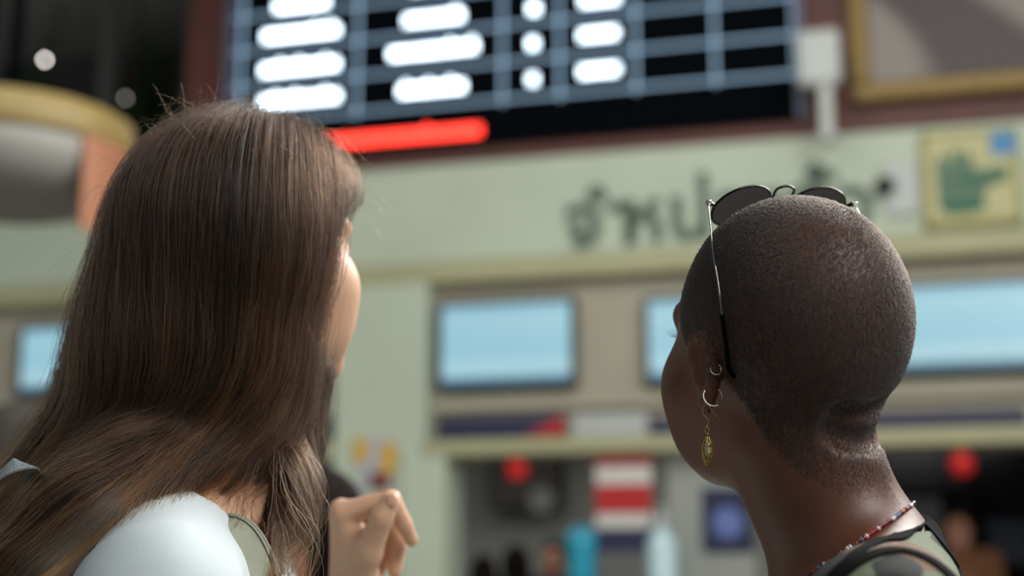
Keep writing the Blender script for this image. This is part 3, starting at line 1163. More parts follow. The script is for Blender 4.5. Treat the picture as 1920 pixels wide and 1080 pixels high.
# ------------------------------------------------------------------ materials of the people
M_dskin = mat('deep_brown_skin', (84, 48, 29), 0.46, scale=9, noise=0.10, bump=0.10, sss=0.03, spec=0.4)
M_lskin = mat('fair_skin', (197, 158, 131), 0.5, scale=10, noise=0.06, bump=0.06, sss=0.15, spec=0.4)
M_tee = mat('white_cotton', (174, 183, 185), 0.85, scale=40, noise=0.02, bump=0.15)
M_jean = mat('blue_denim', (52, 66, 92), 0.8, scale=60, noise=0.15)
M_khaki = mat('khaki_twill', (92, 88, 66), 0.8, scale=60, noise=0.12)
M_shoe = mat('white_canvas_shoe', (200, 198, 190), 0.7)
M_web = mat('black_webbing', (17, 18, 18), 0.9, noise=0.2, scale=400, spec=0.05)
M_strap = mat('olive_grey_strap', (126, 130, 112), 0.75, noise=0.06, scale=120, bump=0.1)
M_edge = mat('dark_plum_edging', (48, 36, 42), 0.8)
M_pack = mat('slate_pack_cloth', (74, 86, 92), 0.8, noise=0.1, scale=80)
M_wire = mat('black_wire', (20, 22, 23), 0.25, 0.7)
M_silver = mat('silver', (226, 226, 222), 0.18, 1.0, noise=0.02)
M_brass = mat('brass', (176, 150, 84), 0.25, 1.0, noise=0.05)


def camo():
    m = mat('camouflage_cloth', (112, 120, 92), 0.85, bump=0.0)
    nt = m.node_tree
    b = nt.nodes['Principled BSDF']
    tc = next(n for n in nt.nodes if n.type == 'TEX_COORD')
    prev = None
    cols = [((98, 106, 84), None, 0, 0), ((104, 82, 64), 0.53, 18, 0.0), ((30, 32, 30), 0.58, 16, 3.7), ((178, 170, 144), 0.635, 22, 8.1)]
    for c, th, sc, off in cols:
        if th is None:
            rgb = nt.nodes.new('ShaderNodeRGB')
            rgb.outputs[0].default_value = lin(c)
            prev = rgb.outputs[0]
            continue
        mp = nt.nodes.new('ShaderNodeMapping')
        mp.inputs['Location'].default_value = (off, off * 1.3, off * 0.7)
        n = nt.nodes.new('ShaderNodeTexNoise')
        n.inputs['Scale'].default_value = sc
        n.inputs['Detail'].default_value = 1.5
        nt.links.new(tc.outputs['Object'], mp.inputs[0])
        nt.links.new(mp.outputs[0], n.inputs['Vector'])
        r = nt.nodes.new('ShaderNodeValToRGB')
        r.color_ramp.elements[0].position = th - 0.004
        r.color_ramp.elements[1].position = th + 0.004
        nt.links.new(n.outputs['Fac'], r.inputs[0])
        mx = nt.nodes.new('ShaderNodeMixRGB')
        nt.links.new(r.outputs[0], mx.inputs[0])
        nt.links.new(prev, mx.inputs[1])
        mx.inputs[2].default_value = lin(c)
        prev = mx.outputs[0]
    nt.links.new(prev, b.inputs['Base Color'])
    w = nt.nodes.new('ShaderNodeTexWave')
    w.inputs['Scale'].default_value = 260
    w.bands_direction = 'DIAGONAL'
    nt.links.new(tc.outputs['Object'], w.inputs['Vector'])
    bp = nt.nodes.new('ShaderNodeBump')
    bp.inputs['Strength'].default_value = 0.35
    bp.inputs['Distance'].default_value = 0.001
    nt.links.new(w.outputs['Fac'], bp.inputs['Height'])
    nt.links.new(bp.outputs[0], b.inputs['Normal'])
    return m


M_camo = camo()


def hair_mat(name, root, tip, rough=0.3, var=0.35, mid=None, ior=1.34):
    m = bpy.data.materials.new(name)
    m.use_nodes = True
    nt = m.node_tree
    nt.nodes.clear()
    h = nt.nodes.new('ShaderNodeBsdfHairPrincipled')
    out = nt.nodes.new('ShaderNodeOutputMaterial')
    inf = nt.nodes.new('ShaderNodeHairInfo')
    r = nt.nodes.new('ShaderNodeValToRGB')
    r.color_ramp.elements[0].color = lin(root)
    r.color_ramp.elements[1].color = lin(tip)
    if mid:
        q = r.color_ramp.elements.new(0.45)
        q.color = lin(mid)
    nt.links.new(inf.outputs['Intercept'], r.inputs[0])
    mr = nt.nodes.new('ShaderNodeMapRange')
    mr.inputs[3].default_value = 1 - var
    mr.inputs[4].default_value = 1 + var * 1.6
    nt.links.new(inf.outputs['Random'], mr.inputs[0])
    mx = nt.nodes.new('ShaderNodeMixRGB')
    mx.blend_type = 'MULTIPLY'
    mx.inputs[0].default_value = 1
    nt.links.new(r.outputs[0], mx.inputs[1])
    nt.links.new(mr.outputs[0], mx.inputs[2])
    nt.links.new(mx.outputs[0], h.inputs['Color'])
    h.inputs['Roughness'].default_value = rough
    h.inputs['Radial Roughness'].default_value = 0.35
    h.inputs['Coat'].default_value = 0.0
    h.inputs['IOR'].default_value = ior
    nt.links.new(h.outputs[0], out.inputs[0])
    return m


def strands(name, P, rad0, rad1, material, parent):
    n, k, _ = P.shape
    hc = bpy.data.hair_curves.new(name)
    hc.add_curves([k] * n)
    hc.attributes['position'].data.foreach_set('vector', np.ascontiguousarray(P, np.float32).ravel())
    a = hc.attributes.get('radius') or hc.attributes.new('radius', 'FLOAT', 'POINT')
    a.data.foreach_set('value', np.tile(np.linspace(rad0, rad1, k, dtype=np.float32), n))
    hc.materials.append(material)
    o = link(bpy.data.objects.new(name, hc), parent)
    o['kind'] = 'stuff'
    return o


def field_obj(name, F, material, parent=None):
    v, q = F.mesh()
    return link(bpy.data.objects.new(name, mesh_from(name, v, q, material)), parent)


def ribbon(name, pts, nrm, width, thick, material, parent, lift=0.0):
    """flat band laid along pts, its face turned to nrm"""
    P = np.asarray(pts, float)
    N = np.asarray(nrm, float)
    T = np.gradient(P, axis=0)
    T /= np.linalg.norm(T, axis=1, keepdims=True) + 1e-9
    Bv = np.cross(T, N)
    Bv /= np.linalg.norm(Bv, axis=1, keepdims=True) + 1e-9
    bm = bmesh.new()
    rings = []
    for p, n, b in zip(P, N, Bv):
        prof = [(-0.5, 0.0), (-0.5, 0.8), (-0.42, 1.0), (0.42, 1.0), (0.5, 0.8), (0.5, 0.0)]
        rings.append([bm.verts.new(Vector(p + b * width * u + n * (lift + thick * v))) for u, v in prof])
    for A, C in zip(rings, rings[1:]):
        for i in range(6):
            bm.faces.new((A[i], A[(i + 1) % 6], C[(i + 1) % 6], C[i]))
    bm.faces.new(rings[0][::-1])
    bm.faces.new(rings[-1])
    return bm_obj(name, bm, material, parent)


# ------------------------------------------------------------------ right woman: body, clothes
RF = body_field((-.12, .62, 0), (.62, 1.40, 1.72), 1.22, .0036, .012)
RBody.nude(RF, True)
# two soft folds across the nape
for fold, r_ in (([(1572, 768), (1610, 772), (1645, 766), (1672, 752)], 0.0011), ([(1558, 806), (1600, 822), (1635, 824), (1660, 812)], 0.0012)):
    fp = [RF.seen(*p) for p in fold]
    fp = smooth_path(fp, 12)
    for a, b_ in zip(fp, fp[1:]):
        RF.cap(a, b_, r_, r_, 0.014, True)
right_woman = field_obj('person', RF, M_dskin)
tag(right_woman, 'woman with shaved head in camouflage top seen from behind, looking up at the board', 'person')


def garment(Bd, lo, hi, fine, zc, fn):
    F = Field(np.arange(lo[0], hi[0], fine), np.arange(lo[1], hi[1], fine), np.arange(lo[2], hi[2], fine))
    fn(F)
    return F


def r_top(F):
    RBody.torso(F, 0.007)
    a, b = RBody.q(-0.032, 0.040, 1.28), RBody.q(-0.026, 0.030, 1.55)
    F.cap(a, b, 0.074, 0.098, 0.006, True)
    for sd in (-1, 1):
        sh = RBody.joints(sd)[0]
        F.ell(sh + np.array([0, 0, -0.05]) + RB.R @ np.array([sd * 0.075, 0, 0]), (0.06, 0.06, 0.11), None, 0.008, True)
    F.cut(2, 0.90, True)


RTF = garment(RBody, (-.12, .62, .86), (.62, 1.40, 1.45), .0042, 1.2, r_top)
rtop = field_obj('camouflage_top', RTF, M_camo, right_woman)


def pants(Bd, F):
    Bd.legs(F, 0.012, 0.10)
    q, s = Bd.q, Bd.B.s
    F.ell(q(0, -0.012, 0.90), np.array((0.170, 0.120, 0.14)) * s, Bd.B.R, 0.04)
    F.cut(2, 1.0 * s, False)


def shoes(Bd, F):
    Bd.feet(F, 0.008)
    F.cut(2, 0.0, True)


def lower_half(Bd, lo, hi, mp_, ms_, parent):
    F = Field(np.arange(lo[0], hi[0], .012), np.arange(lo[1], hi[1], .012), np.arange(0.04, 1.1, .014))
    pants(Bd, F)
    field_obj('trousers', F, mp_, parent)
    F = Field(np.arange(lo[0], hi[0], .009), np.arange(lo[1], hi[1], .009), np.arange(-0.02, 0.18, .009))
    shoes(Bd, F)
    field_obj('shoes', F, ms_, parent)


lower_half(RBody, (-.12, .62), (.62, 1.40), M_khaki, M_shoe, right_woman)


def on_top(F, pts, n=40, level=0.0):
    """px path -> points and normals on a garment's surface"""
    P = [F.seen(x, y) for x, y in pts]
    P = np.array(smooth_path(P, n))
    P = F.project(P, level)
    for _ in range(2):
        P[1:-1] = (P[:-2] + P[1:-1] * 2 + P[2:]) / 4
    return P, F.grad(P, 0.008)


for px in ([(1535, 1125), (1566, 1080), (1602, 1044), (1645, 1018), (1690, 1006), (1716, 986)],
           [(1545, 1135), (1572, 1088), (1620, 1050), (1684, 1034), (1740, 1050), (1785, 1086), (1815, 1135)],
           [(1700, 952), (1735, 982), (1770, 1026), (1806, 1080), (1830, 1135)]):
    P, N = on_top(RTF, px)
    ribbon('black_binding', P, N, 0.0105, 0.0020, M_web, rtop)

# necklace: a tilted ring round the base of the neck
ax0, ax1 = RBody.q(0, -0.022, 1.33), RBody.q(0, -0.015, 1.45)
fwd_b = RB.R @ np.array([0, 1.0, 0])
rgt_b = RB.R @ np.array([1.0, 0, 0])
pA, pB = RF.seen(1692, 958), RF.seen(1560, 1052)
fa, fb = (pA - ax0) @ fwd_b, (pB - ax0) @ fwd_b
slope = (pB[2] - pA[2]) / (fb - fa + 1e-9)
slope = max(-0.9, min(-0.25, slope))


def ring_pt(th, lift=0.0015):
    d = fwd_b * math.cos(th) + rgt_b * math.sin(th)
    rs = np.arange(0.02, 0.20, 0.001)
    c = RBody.q(0, -0.02, 1.40)
    P = np.array([c + d * r for r in rs])
    f = (P - ax0) @ fwd_b
    P[:, 2] = pA[2] + slope * (f - fa)
    v = RF.sample(P)
    k = int(np.argmax(v > 0)) if (v > 0).any() else len(v) - 1
    return P[k] + d * lift


ring = np.array([ring_pt(t) for t in np.linspace(0, 2 * PI, 240, endpoint=False)])
for _ in range(6):
    ring = (np.roll(ring, 1, 0) + ring * 2 + np.roll(ring, -1, 0)) / 4
ring = RF.project(ring, 0.0012, 3)
neck_loop = empty('bead_necklace', tuple(ring.mean(0)))
tag(neck_loop, 'thin necklace of tiny multicoloured beads round the neck of the camouflage top wearer', 'necklace')
rc = np.array(neck_loop.location)
tube('thread', [p - rc for p in ring], 0.0005, M_black, neck_loop, 5, True)
seg = np.linalg.norm(np.diff(np.vstack([ring, ring[:1]]), axis=0), axis=1)
cum = np.concatenate([[0], np.cumsum(seg)])
nb = min(280, int(cum[-1] / 0.0024))
bead_cols = [(150, 26, 24), (30, 32, 58), (206, 206, 206), (24, 24, 26), (206, 96, 40), (92, 110, 140), (120, 30, 40)]
bead_me = []
for c in bead_cols:
    bm = bmesh.new()
    lathe_bm(bm, [(0.0007, -0.0010), (0.0015, -0.0007), (0.0017, 0.0), (0.0015, 0.0007), (0.0007, 0.0010)], 8)
    me = bpy.data.meshes.new('bead')
    bm.to_mesh(me)
    bm.free()
    for p in me.polygons:
        p.use_smooth = True
    me.materials.append(mat('glass_bead', c, 0.12, noise=0.02))
    bead_me.append(me)
for i in range(nb):
    s = cum[-1] * i / nb
    k = min(len(seg) - 1, int(np.searchsorted(cum, s, 'right')) - 1)
    t = (s - cum[k]) / seg[k]
    a, b = ring[k], ring[(k + 1) % len(ring)]
    o = link(bpy.data.objects.new('bead', random.choices(bead_me, (3, 3, 2, 4, 2, 2, 2))[0]), neck_loop)
    o.location = a + (b - a) * t - rc
    o.rotation_euler = Vector(b - a).to_track_quat('Z', 'Y').to_euler()

# shaved hair: short strands over the scalp
me = right_woman.data
vco = np.empty(len(me.vertices) * 3, np.float32)
me.vertices.foreach_get('co', vco)
vco = vco.reshape(-1, 3).astype(float)
L = RH.loc(vco)


def scalp(l, jit):
    x, y, z = l[:, 0], l[:, 1] + jit, l[:, 2] + jit
    back = (y < -0.022) & (z > np.maximum(np.where(y > -0.030, 0.024, -0.004 + (y + 0.030) * 1.5), -0.079))
    front_y = np.interp(z, [0.0, 0.02, 0.05, 0.08, 0.10], [0.012, 0.030, 0.050, 0.068, 0.085])
    top = (y >= -0.022) & (z > np.interp(y, [-0.022, 0.0, 0.02], [0.024, 0.026, 0.012])) & (y < front_y)
    ear = (np.abs(y + 0.017) < 0.020) & (np.abs(z + 0.006) < 0.032) & (np.abs(x) > 0.068)
    return (back | top) & ~ear


polys = np.empty(len(me.polygons) * 4, np.int32)
me.polygons.foreach_get('vertices', polys)
polys = polys.reshape(-1, 4)
cen = vco[polys].mean(1)
cl_ = RH.loc(cen)
msk = (scalp(cl_, 0) | scalp(cl_, 0.018) | scalp(cl_, -0.018)) & (cl_[:, 2] > -0.13) & (np.abs(cl_[:, 0]) < 0.085)
fa_ = np.linalg.norm(np.cross(vco[polys[:, 2]] - vco[polys[:, 0]], vco[polys[:, 3]] - vco[polys[:, 1]]), axis=1) * msk
n = 170000
pick = rng.choice(len(polys), n, p=fa_ / fa_.sum())
uv = rng.random((n, 2))
q = vco[polys[pick]]
root = (q[:, 0] * (1 - uv[:, :1]) + q[:, 1] * uv[:, :1]) * (1 - uv[:, 1:]) + (q[:, 3] * (1 - uv[:, :1]) + q[:, 2] * uv[:, :1]) * uv[:, 1:]
lr = RH.loc(root)
keep = scalp(lr, np.clip(rng.normal(0, 0.007, n), -0.02, 0.02))
root, lr = root[keep], lr[keep]
Nn = RF.grad(root, 0.007)
whorl = RH.p(0.012, -0.055, 0.115)
flow = root - whorl
flow -= (flow * Nn).sum(1, keepdims=True) * Nn
flow /= np.linalg.norm(flow, axis=1, keepdims=True) + 1e-9
dirn = Nn * 0.48 + flow * 0.80 + rng.normal(0, 0.34, root.shape)
dirn /= np.linalg.norm(dirn, axis=1, keepdims=True)
ln = rng.uniform(0.0014, 0.0028, (len(root), 1))
low = np.clip((-lr[:, 2:3] - 0.03) / 0.05, 0, 1)
ln *= 1 - 0.5 * low
P = np.stack([root - Nn * 0.0004, root + dirn * ln * 0.5 + Nn * 0.0002, root + (dirn * 0.9 + flow * 0.25) * ln], 1)
strands('shaved_hair', P, 0.00012, 0.00006, hair_mat('black_cropped_hair', (8, 6, 5), (12, 9, 7), 0.26, 0.4, ior=1.65), right_woman)

# eyelashes and eyebrow seen past the temple
lash = []
for k in range(26):
    t = -1 + 2 * k / 25
    a = np.array([-0.031 + 0.012 * t, 0.0935 - 0.004 * abs(t), 0.0165 - 0.003 * t * t])
    b = a + np.array([-0.003 + 0.002 * t, 0.006, 0.0005])
    c = b + np.array([-0.002 + 0.002 * t, 0.003, 0.004])
    lash.append([RH.p(*a), RH.p(*b), RH.p(*c)])
    a2 = np.array([0.031 + 0.012 * t, 0.0935 - 0.004 * abs(t), 0.0165 - 0.003 * t * t])
    lash.append([RH.p(*a2), RH.p(*(a2 + (0.003, 0.006, 0.0005))), RH.p(*(a2 + (0.004, 0.009, 0.004)))])
strands('eyelashes', np.array(lash), 0.00018, 0.00006, mat('black_lash', (10, 8, 7), 0.6), right_woman)

# ------------------------------------------------------------------ sunglasses pushed up on the head
hl, hr = W(1324, 374, 1.105), W(1598, 378, 1.170)
ex_ = (hr - hl) / np.linalg.norm(hr - hl)
gw = np.linalg.norm(hr - hl)
ear_tip = W(1376, 690, 1.022)
ar = ear_tip - hl
ar = ar - ex_ * (ar @ ex_)
ar /= np.linalg.norm(ar)
a1 = UPV - ex_ * (UPV @ ex_)
a1 /= np.linalg.norm(a1)
a2 = np.cross(a1, ex_)
if a2[1] < 0:
    a2 = -a2
LT = R(44)
dn = -a1 * math.cos(LT) + a2 * math.sin(LT)       # down the lens, towards the brow
nz = a1 * math.sin(LT) + a2 * math.cos(LT)        # lens faces up and forward
g0 = (hl + hr) / 2
glasses = empty('sunglasses', tuple(g0))
tag(glasses, 'black wire rimmed sunglasses with dark oval lenses pushed up on the shaved head', 'sunglasses')


def G(x, y, z):
    """x along the rims, y down the lens, z out of its face"""
    return ex_ * x + dn * y + nz * z


M_lens = bpy.data.materials.new('smoked_lens')
M_lens.use_nodes = True
nt = M_lens.node_tree
b = nt.nodes['Principled BSDF']
b.inputs['Base Color'].default_value = (0.02, 0.02, 0.019, 1)
b.inputs['Roughness'].default_value = 0.08
tr = nt.nodes.new('ShaderNodeBsdfTransparent')
tr.inputs[0].default_value = (0.16, 0.155, 0.14, 1)
ms = nt.nodes.new('ShaderNodeMixShader')
ms.inputs[0].default_value = 0.62
nt.links.new(tr.outputs[0], ms.inputs[1])
nt.links.new(b.outputs[0], ms.inputs[2])
nt.links.new(ms.outputs[0], nt.nodes['Material Output'].inputs[0])
cxl = gw * 0.262


def rim_pts(sg, k=48, sc=1.0):
    out = []
    for i in range(k):
        t = 2 * PI * i / k
        c_, s_ = math.cos(t), math.sin(t)
        x = sg * cxl + 0.0262 * sc * c_
        y = 0.0035 + 0.0225 * sc * s_ + sg * 0.002 * c_
        if s_ < 0:
            y += 0.004 * sc * abs(s_)
        z = -0.004 * (abs(x) / (gw / 2)) ** 2
        out.append(G(x, y, z))
    return out


for sg in (-1, 1):
    rp_ = rim_pts(sg)
    rim = tube('rim', rp_, 0.0011, M_wire, glasses, 8, True)
    bm = bmesh.new()
    lp = rim_pts(sg, 48, 0.985)
    cN = sum(lp) / 48
    for off, flip in ((0.0006, False), (-0.0006, True)):
        c_ = bm.verts.new(Vector(cN + nz * (off + 0.0016)))
        vs = [bm.verts.new(Vector(p + nz * off)) for p in lp]
        for i in range(48):
            f = (vs[i], vs[(i + 1) % 48], c_)
            bm.faces.new(f[::-1] if flip else f)
    bm_obj('lens', bm, M_lens, glasses, smooth=True)
    # hinge block and temple arm down to the ear
    hx = sg * gw / 2
    tube('hinge', [G(sg * (cxl + 0.0258), 0.004, -0.003), G(hx * 0.985, 0.001, -0.002), G(hx, 0, -0.004)], [0.0014, 0.0020, 0.0016], M_wire, glasses, 8)
    for k_ in (0, 1):
        tube('hinge_ring', [G(hx + 0.0016 * math.cos(a), -0.0015 + 0.0028 * k_ + 0.0014 * math.sin(a), -0.0045 - 0.001 * k_) for a in np.linspace(0, 2 * PI, 10, endpoint=False)], 0.0006, M_silver, glasses, 6, True)
    side = []
    for x_, y_ in ((1346, 478), (1355, 530), (1363, 590), (1370, 640), (1375, 684)):
        p_ = RF.seen(x_, y_)
        side.append(p_ + RF.grad(p_)[0] * 0.0045)
    tail = [RF.seen(1379, 705) + np.array([0, 0, 0])]
    tail = [p_ + RF.grad(p_)[0] * 0.0015 for p_ in tail]
    if sg > 0:
        side = [RH.p(*(RH.loc(p_) * np.array([-1, 1, 1]))) for p_ in side]
        tail = [RH.p(*(RH.loc(p_) * np.array([-1, 1, 1]))) for p_ in tail]
    hinge = hl if sg < 0 else hr
    start = hinge - nz * 0.004 - g0
    pa = [start] + [p_ - g0 for p_ in side]
    tube('temple_arm', smooth_path(pa, 40), 0.00062, mat('steel_arm', (120, 122, 122), 0.15, 1.0), glasses, 8)
    pt = [p_ - g0 for p_ in side[2:] + tail]
    tube('temple_tip', smooth_path(pt, 16), 0.0016, M_black, glasses, 8)
    # nose pad on its wire
    nx = sg * (cxl - 0.024)
    tube('pad_wire', smooth_path([G(nx, 0.016, 0), G(nx - sg * 0.004, 0.018, -0.004), G(nx - sg * 0.003, 0.021, -0.007)], 10), 0.0006, M_wire, glasses, 6)
    bm = bmesh.new()
    bmesh.ops.create_uvsphere(bm, u_segments=12, v_segments=8, radius=1.0)
    for v in bm.verts:
        v.co = Vector(G(nx - sg * 0.003 + v.co.x * 0.0016, 0.0215 + v.co.y * 0.006, -0.0072 + v.co.z * 0.003))
    bm_obj('nose_pad', bm, mat('clear_pad', (170, 160, 145), 0.2), glasses, smooth=True)
bi = cxl - 0.0258
tube('bridge', smooth_path([G(-bi - 0.001, 0.001, 0), G(-bi + 0.003, -0.002, 0.001), G(-bi * 0.7, -0.010, 0.002), G(0, -0.0135, 0.002), G(bi * 0.7, -0.010, 0.002), G(bi - 0.003, -0.002, 0.001), G(bi + 0.001, 0.001, 0)], 36), 0.0011, M_wire, glasses, 8)

# ------------------------------------------------------------------ earrings on the left ear
e0 = RF.seen(1336, 735)
ed = (e0 - CAM) @ FWD


def hoop(px, py, r, label, wire, ang, tilt, gap=0.0):
    c = RF.seen(px + 4, py) - FWD * 0.0015
    o = empty('earring', tuple(c))
    tag(o, label, 'earring')
    u = np.array([math.cos(tilt), 0.55 * math.sin(ang), math.sin(tilt)])
    u /= np.linalg.norm(u)
    v = np.array([-math.sin(tilt), 0.25, math.cos(tilt)])
    pts = [u * r * math.cos(a) + v * r * math.sin(a) for a in np.linspace(R(100) + gap, R(460) - gap, 36)]
    tube('hoop', pts, wire, M_silver, o, 8, gap == 0)
    return o, u, v


o, u_, v_ = hoop(1338, 692, 0.0040, 'tiny silver hoop earring with a ball on the upper ear rim', 0.00042, 0.4, R(25))
bm = bmesh.new()
bmesh.ops.create_uvsphere(bm, u_segments=10, v_segments=8, radius=0.0010)
for v in bm.verts:
    v.co += Vector(u_ * 0.0035 - v_ * 0.001)
bm_obj('ball', bm, M_silver, o, smooth=True)
hoop(1332, 743, 0.0070, 'larger silver hoop earring through the middle of the ear', 0.00052, 0.5, R(8), R(28))
dp = W(1327, 778, ed - 0.002)
o = empty('earring', tuple(dp))
tag(o, 'brass drop earring with a wire caged bead hanging from the lobe', 'earring')
PX = 1.0 / FPX * ed


def D(px, py, dz=0.0):
    return np.array(W(px, py, ed - 0.002 + dz)) - dp


tube('hook', smooth_path([D(1352, 790, 0.004), D(1340, 776, 0.002), D(1326, 757, 0), D(1318, 766, -0.001), D(1320, 778, -0.002), D(1328, 786, -0.002), D(1327, 797, -0.002)], 30), 0.00032, M_brass, o, 6)
tube('hook_ball', [D(1326, 797, -0.002), D(1326, 800, -0.002)], 0.0010, M_brass, o, 8)
tube('link_ring', [D(1326 + 4 * math.cos(a), 807 + 6 * math.sin(a), -0.002) for a in np.linspace(0, 2 * PI, 12, endpoint=False)], 0.0003, M_brass, o, 6, True)
cage = []
zt_, zb2 = 822, 870
for a in np.linspace(0, 1, 120):
    y = zt_ + (zb2 - zt_) * a
    r = 8.8 * math.sin(PI * min(1, max(0.0, 0.06 + a * 0.9))) ** 0.7
    cage.append(D(1327 + r * math.cos(a * 2 * PI * 3.0), y, -0.002 + r * PX * math.sin(a * 2 * PI * 3.0)))
tube('wire_cage', cage, 0.00055, M_brass, o, 6)
for k in range(7):
    a = 2 * PI * k / 7
    tube('cage_wire', smooth_path([D(1327 + 2 * math.cos(a), 818, -0.002 + 2 * PX * math.sin(a)), D(1327 + 10.5 * math.cos(a), 836, -0.002 + 10.5 * PX * math.sin(a)), D(1327 + 9.5 * math.cos(a + .3), 856, -0.002 + 9.5 * PX * math.sin(a + .3)), D(1327 + 2 * math.cos(a + .5), 874, -0.002 + 2 * PX * math.sin(a + .5))], 16), 0.00045, M_brass, o, 6)
bm = bmesh.new()
bmesh.ops.create_uvsphere(bm, u_segments=14, v_segments=10, radius=1.0)
for v in bm.verts:
    v.co = Vector(D(1328, 842, -0.002)) + Vector((v.co.x * 6.5 * PX, v.co.y * 6.5 * PX, v.co.z * 15 * PX))
bm_obj('pale_bead', bm, mat('pale_jade', (196, 200, 160), 0.25), o, smooth=True)
tube('drop_tail', [D(1327, 812, -0.002), D(1327, 822, -0.002)], 0.0004, M_brass, o, 6)

# ------------------------------------------------------------------ left woman: body, T-shirt
LF = body_field((-.66, .80, 0), (-.02, 1.62, 1.80), 1.22, .0040, .012)
LBody.nude(LF, True, {-1: lhand})
left_woman = field_obj('person', LF, M_lskin)
tag(left_woman, 'woman with long brown hair and white T-shirt, hand raised, face turned to the board', 'person')


def l_tee(F):
    LBody.torso(F, 0.008)
    for sd in (-1, 1):
        LBody.upper_arm(F, sd, 0.010, 0.62)
    F.cap(LBody.q(0.0, -0.015, 1.30), LBody.q(0.0, 0.0, 1.56), 0.064, 0.085, 0.006, True)
    for sd in (-1, 1):
        sh, el, wr = LBody.joints(sd)
        t_ = (el - sh) / np.linalg.norm(el - sh)
        c = sh + (el - sh) * 0.60
        F.cap(c + t_ * 0.05, c + t_ * 0.10, 0.05, 0.05, 0.004, True)
    F.cut(2, 0.88, True)
    # cloth folds running from the armpit to the shoulder
    X, Y, Z = F._coords((slice(None),) * 3)
    F.D = F.D + (0.0026 * np.sin(70 * X + 45 * Y - 85 * Z) * np.sin(21 * Y + 17 * Z + 1.0) * np.clip((1.42 - Z) * 14, 0, 1)).astype(np.float32)


LTF = garment(LBody, (-.66, .80, .86), (-.02, 1.62, 1.47), .0045, 1.2, l_tee)
field_obj('t_shirt', LTF, M_tee, left_woman)
lower_half(LBody, (-.66, .80), (-.02, 1.62), M_jean, M_shoe, left_woman)

# thumb nail turned to the camera
bm = bmesh.new()
bmesh.ops.create_uvsphere(bm, u_segments=14, v_segments=8, radius=1.0)
nc = Vector(W(735, 938, 1.2805))
for v in bm.verts:
    v.co = nc + Vector((v.co.x * 0.0052, v.co.y * 0.0016, v.co.z * 0.0062))
bm_obj('thumb_nail', bm, mat('pink_nail', (198, 152, 134), 0.35), left_woman, smooth=True)

# backpack with its shoulder strap
pk = empty('backpack', tuple(LBody.q(0, -0.20, 0.92)), R(-86))
tag(pk, 'slate backpack with olive shoulder strap worn by the long-haired woman', 'backpack')
bm = bmesh.new()
bx(bm, -0.12, 0.12, -0.075, 0.075, 0.0, 0.40, 0.03)
pb = bm_obj('pack_body', bm, M_pack, pk, smooth=True)
box('front_pocket', -0.09, 0.09, -0.105, -0.072, 0.04, 0.22, M_pack, pk, 0.012)
pki = np.array(pk.matrix_basis.inverted())


def to_pack(P):
    P = np.asarray(P)
    M = np.array((Matrix.Translation(pk.location) @ Matrix.Rotation(R(-86), 4, 'Z')).inverted())
    return P @ M[:3, :3].T + M[:3, 3]


Rp = np.array(Matrix.Rotation(R(-86), 3, 'Z')).T
for sd in (1, -1):
    base = [(0.070, -0.105, 1.22), (0.075, -0.09, 1.32), (0.080, -0.01, 1.40), (0.088, 0.055, 1.40), (0.098, 0.095, 1.372), (0.104, 0.105, 1.30), (0.110, 0.095, 1.22), (0.125, 0.08, 1.12), (0.130, 0.03, 1.05)]
    P = np.array(smooth_path([LBody.q(sd * a, b, c) for a, b, c in base], 60))
    P = LTF.project(P, 0.001, 8)
    for _ in range(14):
        P[1:-1] = (P[:-2] + P[1:-1] * 2 + P[2:]) / 4
    N = LTF.grad(P, 0.01)
    for _ in range(10):
        N[1:-1] = (N[:-2] + N[1:-1] * 2 + N[2:]) / 4
    N += 0.75 * (LB.R @ np.array([sd * 1.0, 0, 0]))
    N /= np.linalg.norm(N, axis=1, keepdims=True)
    lp, ln_ = to_pack(P), N @ Rp.T
    st_o = ribbon('shoulder_strap', lp, ln_, 0.038, 0.005, M_strap, pk)
    T = np.gradient(lp, axis=0)
    T /= np.linalg.norm(T, axis=1, keepdims=True)
    Bv = np.cross(T, ln_)
    for e_ in (-1, 1):
        tube('strap_edging', list(lp + Bv * 0.0187 * e_ + ln_ * 0.0038), 0.0015, M_edge if e_ * sd > 0 else M_strap, st_o, 6)
        tube('stitching', list(lp + Bv * 0.0140 * e_ + ln_ * 0.0052), 0.0006, M_edge, st_o, 5)
hl_pts = [W(-46, 1030, 1.06), W(-32, 940, 1.04), W(-6, 898, 1.03), W(34, 872, 1.03), W(58, 890, 1.05), W(80, 985, 1.12)]
P = to_pack(np.array(smooth_path(hl_pts, 40)))
N = np.tile((Rp @ np.array([0.1, -0.6, 0.8])), (len(P), 1))
ribbon('haul_loop', P, N, 0.016, 0.002, mat('grey_ribbed_webbing', (120, 128, 130), 0.8, noise=0.2, scale=300), pk)

# ------------------------------------------------------------------ long brown hair
HF = Field(np.arange(-.75, .02, .006), np.arange(.88, 1.48, .006), np.arange(1.05, 1.80, .006))
HF.ell(LH.p(0, -0.018, 0.042), np.array((0.086, 0.103, 0.092)) * 0.91, LH.R, 0.03)
HF.ell(LH.p(0, 0.02, 0.060), np.array((0.077, 0.088, 0.074)) * 0.91, LH.R, 0.03)
chain = [(415, 490, 1.19, 0.090), (392, 580, 1.19, 0.088), (370, 690, 1.19, 0.093), (330, 800, 1.20, 0.087), (262, 895, 1.18, 0.078), (160, 985, 1.165, 0.072), (60, 1090, 1.15, 0.070), (-50, 1270, 1.15, 0.07)]
sweep = [(520, 735, 1.19, 0.034), (455, 815, 1.155, 0.034), (360, 865, 1.125, 0.034), (250, 905, 1.085, 0.036), (170, 985, 1.05, 0.04), (100, 1090, 1.03, 0.05)]
for a, b_ in zip(chain, chain[1:]):
    HF.cap(W(*a[:3]), W(*b_[:3]), a[3], b_[3], 0.03)
